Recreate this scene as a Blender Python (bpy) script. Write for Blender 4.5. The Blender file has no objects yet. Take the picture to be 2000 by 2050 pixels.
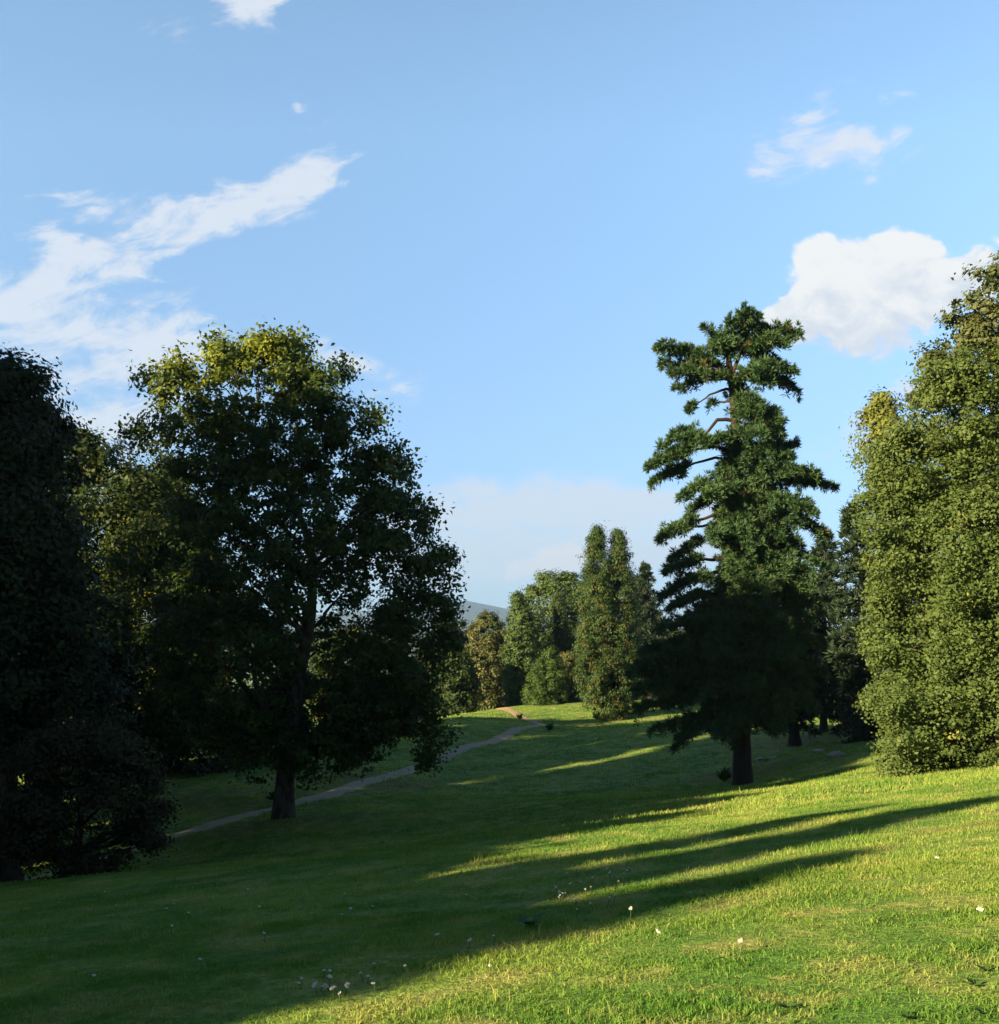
import bpy, math, random
import numpy as np
from mathutils import Vector
R = math.radians

# ------------------------------------------------------------------ camera, sky, sun, exposure
scene = bpy.context.scene
scene.render.engine = 'CYCLES'
scene.render.resolution_x, scene.render.resolution_y = 999, 1024
scene.cycles.max_bounces = 6
scene.cycles.transparent_max_bounces = 8
F, HZ = 2000.0, 1310.0          # focal length and horizon row of the 2000 x 2050 photograph
cam_d = bpy.data.cameras.new("camera"); cam = bpy.data.objects.new("camera", cam_d)
scene.collection.objects.link(cam); scene.camera = cam
cam.location = (0, 0, 0); cam.rotation_euler = (R(90), 0, 0)
cam_d.sensor_fit = 'HORIZONTAL'; cam_d.sensor_width = 36; cam_d.lens = 36
cam_d.shift_y = 285 / 2000; cam_d.clip_end = 60000; cam_d.clip_start = 0.1

SUN_EL, TRAVEL = 17.0, 37.0      # elevation; heading of the light, degrees from +X towards +Y
SUN_STRENGTH, SKY_STRENGTH, EXPOSURE = 5.0, 0.076, 2.10
ce, se = math.cos(R(SUN_EL)), math.sin(R(SUN_EL))
dl = Vector((math.cos(R(TRAVEL)) * ce, math.sin(R(TRAVEL)) * ce, -se))
sd = bpy.data.lights.new("sun", 'SUN'); so = bpy.data.objects.new("sun", sd)
scene.collection.objects.link(so); so.rotation_euler = dl.to_track_quat('-Z', 'Y').to_euler()
sd.energy = SUN_STRENGTH; sd.angle = R(0.5); sd.color = (1.0, 0.75, 0.43)

vs = scene.view_settings
vs.view_transform = 'Standard'; vs.look = 'None'; vs.exposure = EXPOSURE; vs.gamma = 1; vs.use_curve_mapping = False

class NT:
    def __init__(s, tree): s.t = tree
    def n(s, typ, **kw):
        o = s.t.nodes.new(typ)
        for k, v in kw.items(): setattr(o, k, v)
        return o
    def put(s, sock, v):
        if isinstance(v, bpy.types.NodeSocket): s.t.links.new(v, sock)
        elif v is not None: sock.default_value = v
    def m(s, op, a, b=None, c=None, clamp=False):
        o = s.n('ShaderNodeMath', operation=op, use_clamp=clamp)
        s.put(o.inputs[0], a); s.put(o.inputs[1], b)
        if c is not None: s.put(o.inputs[2], c)
        return o.outputs[0]
    def rng(s, v, a, b, c=0.0, d=1.0, smooth=True):
        o = s.n('ShaderNodeMapRange', interpolation_type='SMOOTHSTEP' if smooth else 'LINEAR')
        s.put(o.inputs[0], v); s.put(o.inputs[1], a); s.put(o.inputs[2], b); s.put(o.inputs[3], c); s.put(o.inputs[4], d)
        return o.outputs[0]
    def mix(s, f, a, b, blend='MIX'):
        o = s.n('ShaderNodeMix', data_type='RGBA', blend_type=blend)
        s.put(o.inputs[0], f)
        s.put(o.inputs[6], a if isinstance(a, bpy.types.NodeSocket) else (*a, 1)[:4])
        s.put(o.inputs[7], b if isinstance(b, bpy.types.NodeSocket) else (*b, 1)[:4])
        return o.outputs[2]
    def noise(s, vec, scale, detail=3, rough=.5, dist=0, dim='3D'):
        o = s.n('ShaderNodeTexNoise', noise_dimensions=dim)
        s.put(o.inputs['Vector'], vec); o.inputs['Scale'].default_value = scale
        o.inputs['Detail'].default_value = detail; o.inputs['Roughness'].default_value = rough
        o.inputs['Distortion'].default_value = dist
        return o.outputs[0]

# world: physical sky with clouds placed by direction
w = bpy.data.worlds.new("World"); scene.world = w; w.use_nodes = True
N = NT(w.node_tree); w.node_tree.nodes.clear()
sky = N.n('ShaderNodeTexSky', sky_type='NISHITA', sun_disc=False)
sky.sun_elevation = R(SUN_EL)
sky.sun_rotation = math.atan2(-dl.x, -dl.y)
sky.altitude = 300; sky.air_density = 1.0; sky.dust_density = 0.6; sky.ozone_density = 1.0
tc = N.n('ShaderNodeTexCoord'); sp = N.n('ShaderNodeSeparateXYZ'); N.put(sp.inputs[0], tc.outputs['Generated'])
yy = N.m('MAXIMUM', sp.outputs[1], 0.05)
U = N.m('DIVIDE', sp.outputs[0], yy); V = N.m('DIVIDE', sp.outputs[2], yy)
cv = N.n('ShaderNodeCombineXYZ'); N.put(cv.inputs[0], U); N.put(cv.inputs[1], N.m('MULTIPLY', V, 1.5))
nz_big = N.noise(cv.outputs[0], 9, 6, .6, .3)
nz_fine = N.noise(cv.outputs[0], 22, 8, .66, .5)
# warp the coordinates so that no cloud keeps an elliptical outline
nw1 = N.noise(cv.outputs[0], 6, 4, .6); cv2 = N.n('ShaderNodeVectorMath', operation='ADD'); N.put(cv2.inputs[0], cv.outputs[0]); cv2.inputs[1].default_value = (7, 3, 0)
nw2 = N.noise(cv2.outputs[0], 6, 4, .6)
Uw = N.m('ADD', U, N.m('MULTIPLY', N.m('SUBTRACT', nw1, .5), .10)); Vw = N.m('ADD', V, N.m('MULTIPLY', N.m('SUBTRACT', nw2, .5), .07))
def blob(px, py, rx, ry, rot, amp):
    u0, v0 = (px - 1000) / F, (HZ - py) / F; c, s_ = math.cos(R(rot)), math.sin(R(rot))
    a = N.m('SUBTRACT', Uw, u0); b = N.m('SUBTRACT', Vw, v0)
    p = N.m('DIVIDE', N.m('ADD', N.m('MULTIPLY', a, c), N.m('MULTIPLY', b, s_)), rx / F)
    q = N.m('DIVIDE', N.m('SUBTRACT', N.m('MULTIPLY', b, c), N.m('MULTIPLY', a, s_)), ry / F)
    e = N.m('SUBTRACT', 1.0, N.m('SQRT', N.m('ADD', N.m('MULTIPLY', p, p), N.m('MULTIPLY', q, q))))
    return N.m('MULTIPLY', N.m('MAXIMUM', e, -1.0), 1.0), amp
def cloud_layer(blobs, nmix, lo, hi, gain=1.0, base=.15):
    acc = None
    for bl in blobs:
        e, amp = blob(*bl)
        v = N.m('MULTIPLY', N.m('MAXIMUM', N.m('ADD', e, .12), 0.0), amp)
        acc = v if acc is None else N.m('ADD', acc, v)
    acc = N.m('MINIMUM', acc, 1.0)
    tex = N.m('MULTIPLY', N.m('MULTIPLY', N.m('SUBTRACT', nmix, .5), gain), N.m('MINIMUM', N.m('MULTIPLY', acc, 3.0), 1.0))
    return N.rng(N.m('ADD', acc, tex), lo, hi)
# streaky noise for the thin clouds
sc_ = N.n('ShaderNodeCombineXYZ'); c15, s15 = math.cos(R(14)), math.sin(R(14))
N.put(sc_.inputs[0], N.m('ADD', N.m('MULTIPLY', U, c15), N.m('MULTIPLY', V, s15)))
N.put(sc_.inputs[1], N.m('MULTIPLY', N.m('SUBTRACT', N.m('MULTIPLY', V, c15), N.m('MULTIPLY', U, s15)), 2.4))
nz_str = N.noise(sc_.outputs[0], 11, 9, .68, .6)
WISPS = [(340, 455, 170, 55, 15, 1.0), (200, 525, 160, 50, 12, .9), (490, 20, 85, 60, 0, .85), (560, 5, 75, 30, 0, .6), (580, 55, 60, 28, -25, .65), (340, 70, 100, 45, 10, .4),
         (592, 203, 22, 20, 0, .8), (620, 330, 85, 110, -30, .85), (430, 430, 230, 62, 18, 1.0), (560, 425, 90, 30, 0, .5),
         (150, 408, 150, 40, 0, .8), (130, 545, 290, 75, 10, 1.0), (20, 590, 150, 65, 0, .9), (110, 490, 130, 50, -20, .7),
         (330, 567, 45, 10, 0, .5), (240, 760, 330, 150, 20, .95), (100, 660, 200, 60, 5, .8), (230, 880, 170, 90, 0, .9), (330, 680, 150, 60, 10, .6),
         (720, 750, 150, 60, -15, .95), (0, 700, 120, 40, 0, .55),
         (1600, 290, 140, 85, 35, 1.0), (1750, 300, 120, 60, 15, .85), (1660, 180, 90, 35, 20, .35), (1780, 195, 80, 26, 15, .4),
         (1835, 180, 30, 14, 0, .22), (1800, 775, 80, 55, 0, .9), (1710, 880, 100, 60, 25, .7)]
m_w = cloud_layer(WISPS, N.m('ADD', N.m('MULTIPLY', nz_str, .7), N.m('MULTIPLY', nz_fine, .3)), .20, 1.12, 5.2)
m_w = N.m('MULTIPLY', m_w, .88)
CUM = [(1700, 560, 125, 100, 0, .97), (1775, 510, 95, 75, 0, .97), (1650, 520, 60, 55, 0, .6), (1850, 560, 150, 80, 0, .95), (1660, 620, 110, 60, 15, .8),
       (1960, 540, 90, 70, 20, .9), (1600, 640, 70, 50, 30, .45), (1710, 645, 170, 75, 0, .7)]
m_c = cloud_layer(CUM, N.m('ADD', N.m('MULTIPLY', nz_big, .35), N.m('MULTIPLY', nz_fine, .65)), .16, .48, 2.4)
BANK = [(1080, 1000, 420, 70, 0, .7), (1280, 1100, 420, 120, 0, .45), (900, 1130, 400, 110, 0, .4)]
m_b = N.m('MULTIPLY', cloud_layer(BANK, nz_str, .06, .5, 1.8), .8)
PINK = [(1075, 1138, 60, 30, 15, 1.0), (1140, 1135, 60, 26, 20, 1.0), (1030, 1160, 35, 12, 10, .5)]
m_p = N.m('MULTIPLY', cloud_layer(PINK, nz_fine, .1, .5, 3.0), .85)
K = 2.9                          # cloud radiance in the sky's own units
skyc = sky.outputs[0]
skyc = N.mix(1.0, skyc, (.90, .985, 1.04), 'MULTIPLY')
skyc = N.mix(1.0, skyc, N.mix(N.rng(V, .03, .52, smooth=False), (.35, .39, .55), (.93, .96, .94)), 'MULTIPLY')
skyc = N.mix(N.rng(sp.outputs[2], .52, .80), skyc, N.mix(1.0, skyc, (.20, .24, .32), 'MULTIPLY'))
skyc = N.mix(N.rng(sp.outputs[1], .62, -.05), skyc, N.mix(1.0, skyc, (.22, .26, .32), 'MULTIPLY'))   # dimmer, deeper blue overhead and behind the camera, added to cut ambient light
c1 = N.mix(m_b, skyc, (K * .82, K * .87, K * .94))
c1 = N.mix(m_w, c1, (K * .86, K * .90, K * .98))
c1 = N.mix(m_p, c1, (K * .98, K * .93, K * .95))
shade = N.rng(N.m('ADD', N.m('ADD', V, N.m('MULTIPLY', N.m('SUBTRACT', U, .35), -.18)), N.m('ADD', N.m('MULTIPLY', N.m('SUBTRACT', nz_big, .5), .12), N.m('MULTIPLY', N.m('SUBTRACT', nz_fine, .5), .34))), .29, .40)
cumc = N.mix(shade, (K * .76, K * .82, K * .92), (K * 1.03, K * 1.03, K * 1.02))
c1 = N.mix(m_c, c1, cumc)
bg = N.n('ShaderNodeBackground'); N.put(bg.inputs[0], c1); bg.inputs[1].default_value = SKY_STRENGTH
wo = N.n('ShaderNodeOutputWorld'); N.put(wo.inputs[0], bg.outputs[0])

# ------------------------------------------------------------------ helpers
def tag(o, label=None, cat=None, group=None, kind=None):
    if label: o['label'] = label
    if cat: o['category'] = cat
    if group: o['group'] = group
    if kind: o['kind'] = kind
    return o
def empty(name, loc, label, cat, group=None):
    o = bpy.data.objects.new(name, None); scene.collection.objects.link(o); o.location = loc
    o.empty_display_size = .3
    return tag(o, label, cat, group)
def npmesh(name, verts, faces, material, parent=None, attrs=None, smooth=False):
    """verts (n,3) world coordinates; faces (m,k) or list of such arrays"""
    me = bpy.data.meshes.new(name)
    fl = faces if isinstance(faces, list) else [faces]
    fl = [np.asarray(f, dtype=np.int32) for f in fl if len(f)]
    verts = np.asarray(verts, dtype=np.float32)
    if parent is not None: verts = verts - np.array(parent.location, dtype=np.float32)
    nl = sum(f.size for f in fl); npoly = sum(len(f) for f in fl)
    me.vertices.add(len(verts)); me.vertices.foreach_set('co', verts.ravel())
    me.loops.add(nl); me.loops.foreach_set('vertex_index', np.concatenate([f.ravel() for f in fl]))
    tot = np.concatenate([np.full(len(f), f.shape[1], dtype=np.int32) for f in fl])
    st = np.concatenate([[0], np.cumsum(tot)[:-1]]).astype(np.int32)
    me.polygons.add(npoly); me.polygons.foreach_set('loop_start', st)
    try: me.polygons.foreach_set('loop_total', tot)
    except Exception: pass
    me.update(calc_edges=True)
    if attrs:
        for k, a in attrs.items():
            at = me.attributes.new(k, 'FLOAT', 'FACE'); at.data.foreach_set('value', np.asarray(a, dtype=np.float32))
    if smooth: me.polygons.foreach_set('use_smooth', np.ones(npoly, dtype=bool))
    me.materials.append(material)
    o = bpy.data.objects.new(name, me); scene.collection.objects.link(o)
    if parent is not None: o.parent = parent
    return o
def unit(v): return v / np.maximum(np.linalg.norm(v, axis=-1, keepdims=True), 1e-9)

# ------------------------------------------------------------------ terrain
def P(px, py, Y): return ((px - 1000) / F * Y, Y, (HZ - py) / F * Y)
def plane(x, y): return -1.7 + .10 * x - .115 * y
ctrl = [P(*a) for a in [
    (0, 1775, 41), (80, 1755, 43), (135, 1757, 34), (370, 1668, 50), (567, 1636, 52), (590, 1610, 58), (700, 1577, 67), (860, 1530, 82),
    (1000, 1480, 100), (1080, 1453, 118), (1040, 1436, 127), (1010, 1428, 127), (950, 1436, 118), (1100, 1406, 150), (1200, 1405, 150), (1240, 1441, 125),
    (880, 1447, 108), (760, 1475, 92), (700, 1492, 85), (620, 1515, 79), (450, 1560, 68), (300, 1590, 64), (100, 1650, 58),
    (1650, 1422, 120), (1750, 1497, 60), (1590, 1497, 73), (1500, 1440, 100), (1330, 1398, 190), (1487, 1571, 57), (1850, 1545, 41),
    (1200, 1500, 85), (1200, 1600, 50), (800, 1690, 37), (250, 1790, 32), (1640, 1455, 100), (1900, 1440, 90)]]
for (x, y, z) in [(-60, 110, -13), (-25, 118, -12), (-30, 160, -15), (-10, 170, -12), (20, 220, -10), (70, 200, -8), (-60, 60, -11),
                  (-80, 0, -9), (60, 60, -2), (80, 110, -4), (100, 0, 6), (0, -60, 4), (-60, -50, 0), (60, -50, 9), (-40, 30, -8.2), (-25, 12, -5.6)]:
    ctrl.append((x, y, z))
for x, y in [(0, 0), (-4, 4), (4, 4), (0, 8), (-5, 12), (6, 12), (0, 16), (-10, 18), (12, 20), (2, 24), (-10, 26), (14, 30), (22, 30), (30, 20), (-15, 0), (15, 0), (0, -15)]:
    ctrl.append((x, y, plane(x, y)))
ctrl = np.array(ctrl, dtype=float)
def _phi(r): return np.where(r > 1e-6, r * r * np.log(np.maximum(r, 1e-6)), 0.0)
_n = len(ctrl); _d = np.linalg.norm(ctrl[:, None, :2] - ctrl[None, :, :2], axis=2) / 50
_A = np.zeros((_n + 3, _n + 3)); _A[:_n, :_n] = _phi(_d) + np.eye(_n) * .002
_A[:_n, _n] = 1; _A[:_n, _n + 1:] = ctrl[:, :2] / 50; _A[_n:, :_n] = _A[:_n, _n:].T
_w = np.linalg.solve(_A, np.concatenate([ctrl[:, 2], [0, 0, 0]]))
def gh(x, y):
    x = np.atleast_1d(np.asarray(x, float)); y = np.atleast_1d(np.asarray(y, float)); out = np.empty_like(x)
    rad = np.hypot(x, y - 60); xc = np.where(rad > 170, x * 170 / np.maximum(rad, 1), x); yc = np.where(rad > 170, 60 + (y - 60) * 170 / np.maximum(rad, 1), y)
    for i in range(0, len(x), 20000):
        q = np.stack([xc[i:i + 20000], yc[i:i + 20000]], 1)
        d = np.linalg.norm(q[:, None, :] - ctrl[None, :, :2], axis=2) / 50
        out[i:i + 20000] = _phi(d) @ _w[:_n] + _w[_n] + (q / 50) @ _w[_n + 1:]
    und = .05 * np.sin(x * .55 + 1.3 * np.sin(y * .31)) * np.cos(y * .47 + .8 * np.sin(x * .23)) + .018 * np.sin(x * 2.1 + y * 1.3) * np.sin(y * 2.7 - x * .7)
    far = np.clip((rad - 170) / 2500, 0, 1)
    return out + und * (rad < 170) - 60 * np.sqrt(far)
def g1(x, y): return float(gh(x, y)[0])
def unproj(px, py):
    Y = np.geomspace(3, 260, 900); x = (px - 1000) / F * Y; z = (HZ - py) / F * Y
    i = np.argmax(gh(x, Y) > z); return np.array([x[i], Y[i], g1(x[i], Y[i])])

# path centre line
PATH = np.array([P(*a)[:2] for a in [(-160, 1810, 36), (0, 1775, 41), (80, 1755, 43), (370, 1668, 50), (480, 1640, 54), (590, 1610, 58), (700, 1577, 67), (860, 1530, 82), (1000, 1480, 100), (1080, 1453, 118)]])
SPUR = np.array([P(*a)[:2] for a in [(1095, 1453, 116), (1075, 1447, 121), (1040, 1436, 128), (1022, 1431, 136), (1000, 1430, 150)]])
SPUR2 = np.array([P(*a)[:2] for a in [(1080, 1455, 116), (1140, 1449, 119), (1220, 1443, 122), (1290, 1438, 124), (1400, 1438, 122)]])
def resample(pts, step):
    seg = np.linalg.norm(np.diff(pts, axis=0), axis=1); t = np.concatenate([[0], np.cumsum(seg)])
    T = np.arange(0, t[-1], step)
    # catmull-like smoothing of the polyline
    q = np.stack([np.interp(T, t, pts[:, 0]), np.interp(T, t, pts[:, 1])], 1)
    k = int(6 / step) | 1; ker = np.hanning(k + 2)[1:-1]; ker /= ker.sum(); pad = k // 2
    for c in range(2):
        e = np.concatenate([2 * q[0, c] - q[pad:0:-1, c], q[:, c], 2 * q[-1, c] - q[-2:-pad - 2:-1, c]]); q[:, c] = np.convolve(e, ker, 'valid')
    return q
paths = [resample(PATH, .5), resample(SPUR, .5), resample(SPUR2, .5)]
widths = [.85, .8, .5]

def mat(name):
    m = bpy.data.materials.new(name); m.use_nodes = True; m.node_tree.nodes.clear(); return m, NT(m.node_tree)
def finish(n, sh, disp=None):
    o = n.n('ShaderNodeOutputMaterial'); n.put(o.inputs[0], sh)
def bumped(n, h, strength, dist):
    b = n.n('ShaderNodeBump'); b.inputs['Strength'].default_value = strength; b.inputs['Distance'].default_value = dist; n.put(b.inputs['Height'], h); return b.outputs[0]
def bsdf(n, col, rough=.8, normal=None, spec=.3):
    b = n.n('ShaderNodeBsdfPrincipled'); n.put(b.inputs['Base Color'], col if isinstance(col, bpy.types.NodeSocket) else (*col, 1)); b.inputs['Roughness'].default_value = rough
    b.inputs['Specular IOR Level'].default_value = spec
    if normal is not None: n.put(b.inputs['Normal'], normal)
    return b.outputs[0]
def geo_pos(n): return n.n('ShaderNodeNewGeometry').outputs['Position']

def grass_colour(n):
    pos = geo_pos(n)
    big = n.noise(pos, .22, 4, .6); med = n.noise(pos, 1.3, 4, .6); fine = n.noise(pos, 9, 3, .6)
    c = n.mix(n.rng(big, .38, .62), (.100, .225, .040), (.210, .315, .064))
    c = n.mix(n.m('MULTIPLY', n.rng(med, .46, .68), .55), c, (.42, .39, .15))
    c = n.mix(n.m('MULTIPLY', n.rng(med, .46, .3), .6), c, (.060, .150, .024))
    return c, fine, pos
# ground
mg, n = mat("grass_ground"); c, fine, pos = grass_colour(n)
c = n.mix(n.rng(fine, .35, .65), n.mix(.5, c, (.03, .045, .010)), c)
# bare dry earth under pine, right bank and plane tree, plus painted shade
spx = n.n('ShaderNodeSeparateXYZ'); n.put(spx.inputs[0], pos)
soil_shade = None
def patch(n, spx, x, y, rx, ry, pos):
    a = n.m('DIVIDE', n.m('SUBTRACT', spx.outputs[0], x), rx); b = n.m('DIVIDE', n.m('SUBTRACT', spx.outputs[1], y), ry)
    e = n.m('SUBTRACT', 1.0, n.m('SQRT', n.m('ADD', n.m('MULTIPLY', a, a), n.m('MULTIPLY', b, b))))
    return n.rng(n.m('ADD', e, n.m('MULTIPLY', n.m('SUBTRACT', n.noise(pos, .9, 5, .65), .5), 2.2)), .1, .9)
soil_shade_spots = [(16, 62, 9, 5), (23, 50, 8, 5), (-12, 50, 8, 4), (15.5, 31, 5, 1.8), (4, 34, 9, 3), (23, 78, 9, 7), (-18, 36, 8, 5), (-20, 60, 14, 7), (8, 16, 4, 1), (0, 30, 10, 2), (-15, 60, 12, 8), (-9, 70, 9, 8)]  # the last pair darkens the ground around the plane tree as painted shade
for i, (x, y, rx, ry) in enumerate(soil_shade_spots):
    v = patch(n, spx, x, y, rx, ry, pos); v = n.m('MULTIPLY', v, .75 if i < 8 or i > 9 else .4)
    soil_shade = v if soil_shade is None else n.m('MAXIMUM', soil_shade, v)
c = n.mix(soil_shade, c, n.mix(n.noise(pos, 2.5, 4, .6), (.070, .050, .026), (.20, .155, .080)))
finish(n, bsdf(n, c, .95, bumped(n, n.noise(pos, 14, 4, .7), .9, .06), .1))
# blades
mb, n = mat("grass_blade"); c, fine, pos = grass_colour(n)
at = n.n('ShaderNodeAttribute', attribute_name='rnd').outputs['Fac']
c = n.mix(n.rng(at, .0, .5, .5, 0.0), c, (.075, .185, .024)); c = n.mix(n.rng(at, .72, 1.0, 0.0, .75), c, (.46, .42, .16))
d = n.n('ShaderNodeBsdfDiffuse'); n.put(d.inputs[0], c); t = n.n('ShaderNodeBsdfTranslucent'); n.put(t.inputs[0], n.mix(1.0, c, (1.1, 1.15, .7), 'MULTIPLY'))
ms = n.n('ShaderNodeMixShader'); ms.inputs[0].default_value = .42; n.put(ms.inputs[1], d.outputs[0]); n.put(ms.inputs[2], t.outputs[0]); finish(n, ms.outputs[0])
# path
mp, n = mat("gravel_path"); pos = geo_pos(n)
c = n.mix(n.noise(pos, 3.0, 5, .65), (.20, .16, .115), (.40, .33, .25)); c = n.mix(n.rng(n.noise(pos, 22, 3, .6), .55, .75), c, (.50, .44, .36))
edge = n.n('ShaderNodeAttribute', attribute_name='rnd').outputs['Fac']
gn = n.noise(pos, 1.6, 5, .7); c = n.mix(n.rng(n.m('ADD', edge, n.m('MULTIPLY', n.m('SUBTRACT', gn, .5), 2.2)), .62, .9), c, grass_colour(n)[0])
finish(n, bsdf(n, c, .95, bumped(n, n.noise(pos, 30, 4, .7), .8, .03)))
mps, n = mat("earth_path"); pos = geo_pos(n)
c = n.mix(n.noise(pos, 2.0, 5, .65), (.26, .17, .11), (.44, .33, .24)); finish(n, bsdf(n, c, .95, bumped(n, n.noise(pos, 20, 4, .7), .8, .03)))
mpg, n = mat("worn_grass_path"); pos = geo_pos(n)
c = n.mix(n.noise(pos, 1.3, 5, .65), (.09, .12, .03), (.27, .22, .13)); finish(n, bsdf(n, c, .95, bumped(n, n.noise(pos, 20, 4, .7), .8, .03)))

def axis(lo, hi, fine_lo, fine_hi, fs, growth=1.09):
    a = list(np.arange(fine_lo, fine_hi + fs / 2, fs)); s = fs
    while a[-1] < hi: s *= growth; a.append(a[-1] + s)
    s = fs; b = [a[0]]
    while b[-1] > lo: s *= growth; b.append(b[-1] - s)
    return np.array(b[:0:-1] + a)
gx = axis(-9500, 9500, -45, 60, .75); gy = axis(-500, 12000, -2, 150, .75)
GX, GY = np.meshgrid(gx, gy); fx, fy = GX.ravel(), GY.ravel(); fz = gh(fx, fy)
for pc, wd in zip(paths, widths):          # the ground dips a little beneath the gravel sheet
    near = (np.abs(fx) < 90) & (fy > 20) & (fy < 170); idx = np.where(near)[0]
    for i in range(0, len(idx), 8000):
        j = idx[i:i + 8000]; dmin = np.min(np.hypot(fx[j, None] - pc[None, ::3, 0], fy[j, None] - pc[None, ::3, 1]), axis=1)
        fz[j] -= .10 * np.clip((wd + .1 - dmin) / .5, 0, 1)
nx, ny = len(gx), len(gy); ii = np.arange(nx * ny).reshape(ny, nx)
gf = np.stack([ii[:-1, :-1], ii[:-1, 1:], ii[1:, 1:], ii[1:, :-1]], -1).reshape(-1, 4)
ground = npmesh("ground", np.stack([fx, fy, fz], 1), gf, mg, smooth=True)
tag(ground, "sloping grass meadow rising to the right and dropping into a shaded valley on the left", "ground", kind='structure')

for (pc, wd, mm, lab) in zip(paths, widths, (mp, mps, mpg), ("pale gravel path curving up from the shaded valley to the lit lawn", "pinkish earth spur climbing the mound beyond the path fork", "faint worn track leading right towards the cypress")):
    rng = np.random.default_rng(5); tn = unit(np.gradient(pc, axis=0)); nn = np.stack([-tn[:, 1], tn[:, 0]], 1); k = 9; V_ = []
    L = len(pc); wl = wd * (1 + .16 * np.convolve(rng.normal(size=L + 8), np.ones(9) / 3, 'valid')); wr = wd * (1 + .16 * np.convolve(rng.normal(size=L + 8), np.ones(9) / 3, 'valid'))
    for j in range(k):
        f = j / (k - 1) * 2 - 1; q = pc + nn * (np.where(f < 0, f * wl, f * wr))[:, None]
        V_.append(np.stack([q[:, 0], q[:, 1], gh(q[:, 0], q[:, 1]) + .035 * (1 - f ** 4) - .03 * (abs(f) > .99) + .012 * (mm is mpg)], 1))
    V_ = np.stack(V_, 1).reshape(-1, 3); ii = np.arange(L * k).reshape(L, k)
    tag(npmesh("path", V_, np.stack([ii[:-1, :-1], ii[:-1, 1:], ii[1:, 1:], ii[1:, :-1]], -1).reshape(-1, 4), mm, attrs={'rnd': np.tile([.85, .25, .05, .5, .5, .05, .25, .85], L - 1)}, smooth=True), lab, "path", kind='structure')

def near_path(x, y, margin=0):
    bad = np.zeros(len(x), bool)
    for pc, wd in zip(paths[:2], widths):
        for i in range(0, len(x), 20000):
            s = slice(i, i + 20000); bad[s] |= np.min(np.hypot(x[s, None] - pc[None, ::4, 0], y[s, None] - pc[None, ::4, 1]), axis=1) < wd + margin
    return bad
# grass: blades in clumps, one mesh nobody could count
def grass_patch(n_bl, ylo, yhi, spread, h, wdt, seed, wind=.35, clump=.16, bend=False):
    rng = np.random.default_rng(seed)
    nc = n_bl // 9
    y = np.sqrt(rng.uniform(ylo ** 2, yhi ** 2, nc)); x = rng.uniform(-1, 1, nc) * (spread * y + 1.5)
    dens = np.sin(x * .9 + 2 * np.sin(y * .4)) * np.sin(y * 1.1 + 1.5 * np.sin(x * .6)); hsc = np.clip(1 + .35 * dens + rng.normal(0, .25, nc), .35, 2.2)
    tall = rng.random(nc) < .012; hsc = np.where(tall, hsc * 2.0, hsc)
    x = np.repeat(x, 9) + rng.normal(0, clump, nc * 9); y = np.repeat(y, 9) + rng.normal(0, clump, nc * 9); hs = np.repeat(hsc, 9)
    keep = (y > 2.5) & ~near_path(x, y, -.15) if yhi > 34 else (y > 2.5); x, y, hs = x[keep], y[keep], hs[keep]; m = len(x)
    z = gh(x, y) - .015; a = rng.uniform(0, 2 * np.pi, m); hh = h * hs * rng.uniform(.5, 1.3, m); ww = wdt * rng.uniform(.7, 1.4, m)
    la = rng.uniform(0, 2 * np.pi, m); ln = np.abs(rng.normal(0, wind, m)) * hh
    b = np.stack([x, y, z], 1); s = np.stack([np.cos(a), np.sin(a), 0 * a], 1) * ww[:, None] / 2
    tip = b + np.stack([np.cos(la) * ln, np.sin(la) * ln, hh], 1)
    r = np.clip(rng.random(m) * .8 + np.repeat(rng.random(nc), 9)[keep] * .2, 0, 1)
    if not bend:
        return np.stack([b - s, b + s, tip], 1).reshape(-1, 3), np.arange(3 * m).reshape(-1, 3), r
    md = b + (tip - b) * .5 + np.array([0, 0, .12]) * hh[:, None]
    tip2 = tip + np.stack([np.cos(la) * ln * .8, np.sin(la) * ln * .8, -hh * .15], 1)
    v = np.stack([b - s, b + s, md + s * .8, md - s * .8, tip2], 1).reshape(-1, 3); k = np.arange(m)[:, None] * 5
    return v, (k + np.array([[0, 1, 2, 3]]), k + np.array([[3, 2, 4]])), r
vs_, fs3, fs4, rr3, rr4 = [], [], [], [], []; off = 0
for spec in [dict(n_bl=240000, ylo=3, yhi=13, spread=.56, h=.045, wdt=.008, seed=1, bend=True, clump=.05, wind=.55),
             dict(n_bl=250000, ylo=12, yhi=28, spread=.54, h=.055, wdt=.015, seed=2, clump=.09),
             dict(n_bl=170000, ylo=26, yhi=62, spread=.52, h=.09, wdt=.04, seed=3, clump=.14),
             dict(n_bl=90000, ylo=58, yhi=140, spread=.34, h=.12, wdt=.08, seed=4, clump=.25)]:
    v, f, r = grass_patch(**spec); vs_.append(v)
    if isinstance(f, tuple): fs4.append(f[0] + off); fs3.append(f[1] + off); rr4.append(r); rr3.append(r)
    else: fs3.append(f + off); rr3.append(r)
    off += len(v)
tag(npmesh("grass", np.concatenate(vs_), [np.concatenate(fs4), np.concatenate(fs3)], mb, attrs={'rnd': np.concatenate(rr4 + rr3)}),
    "short mown meadow grass covering the slope", "grass", kind='stuff')

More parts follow.
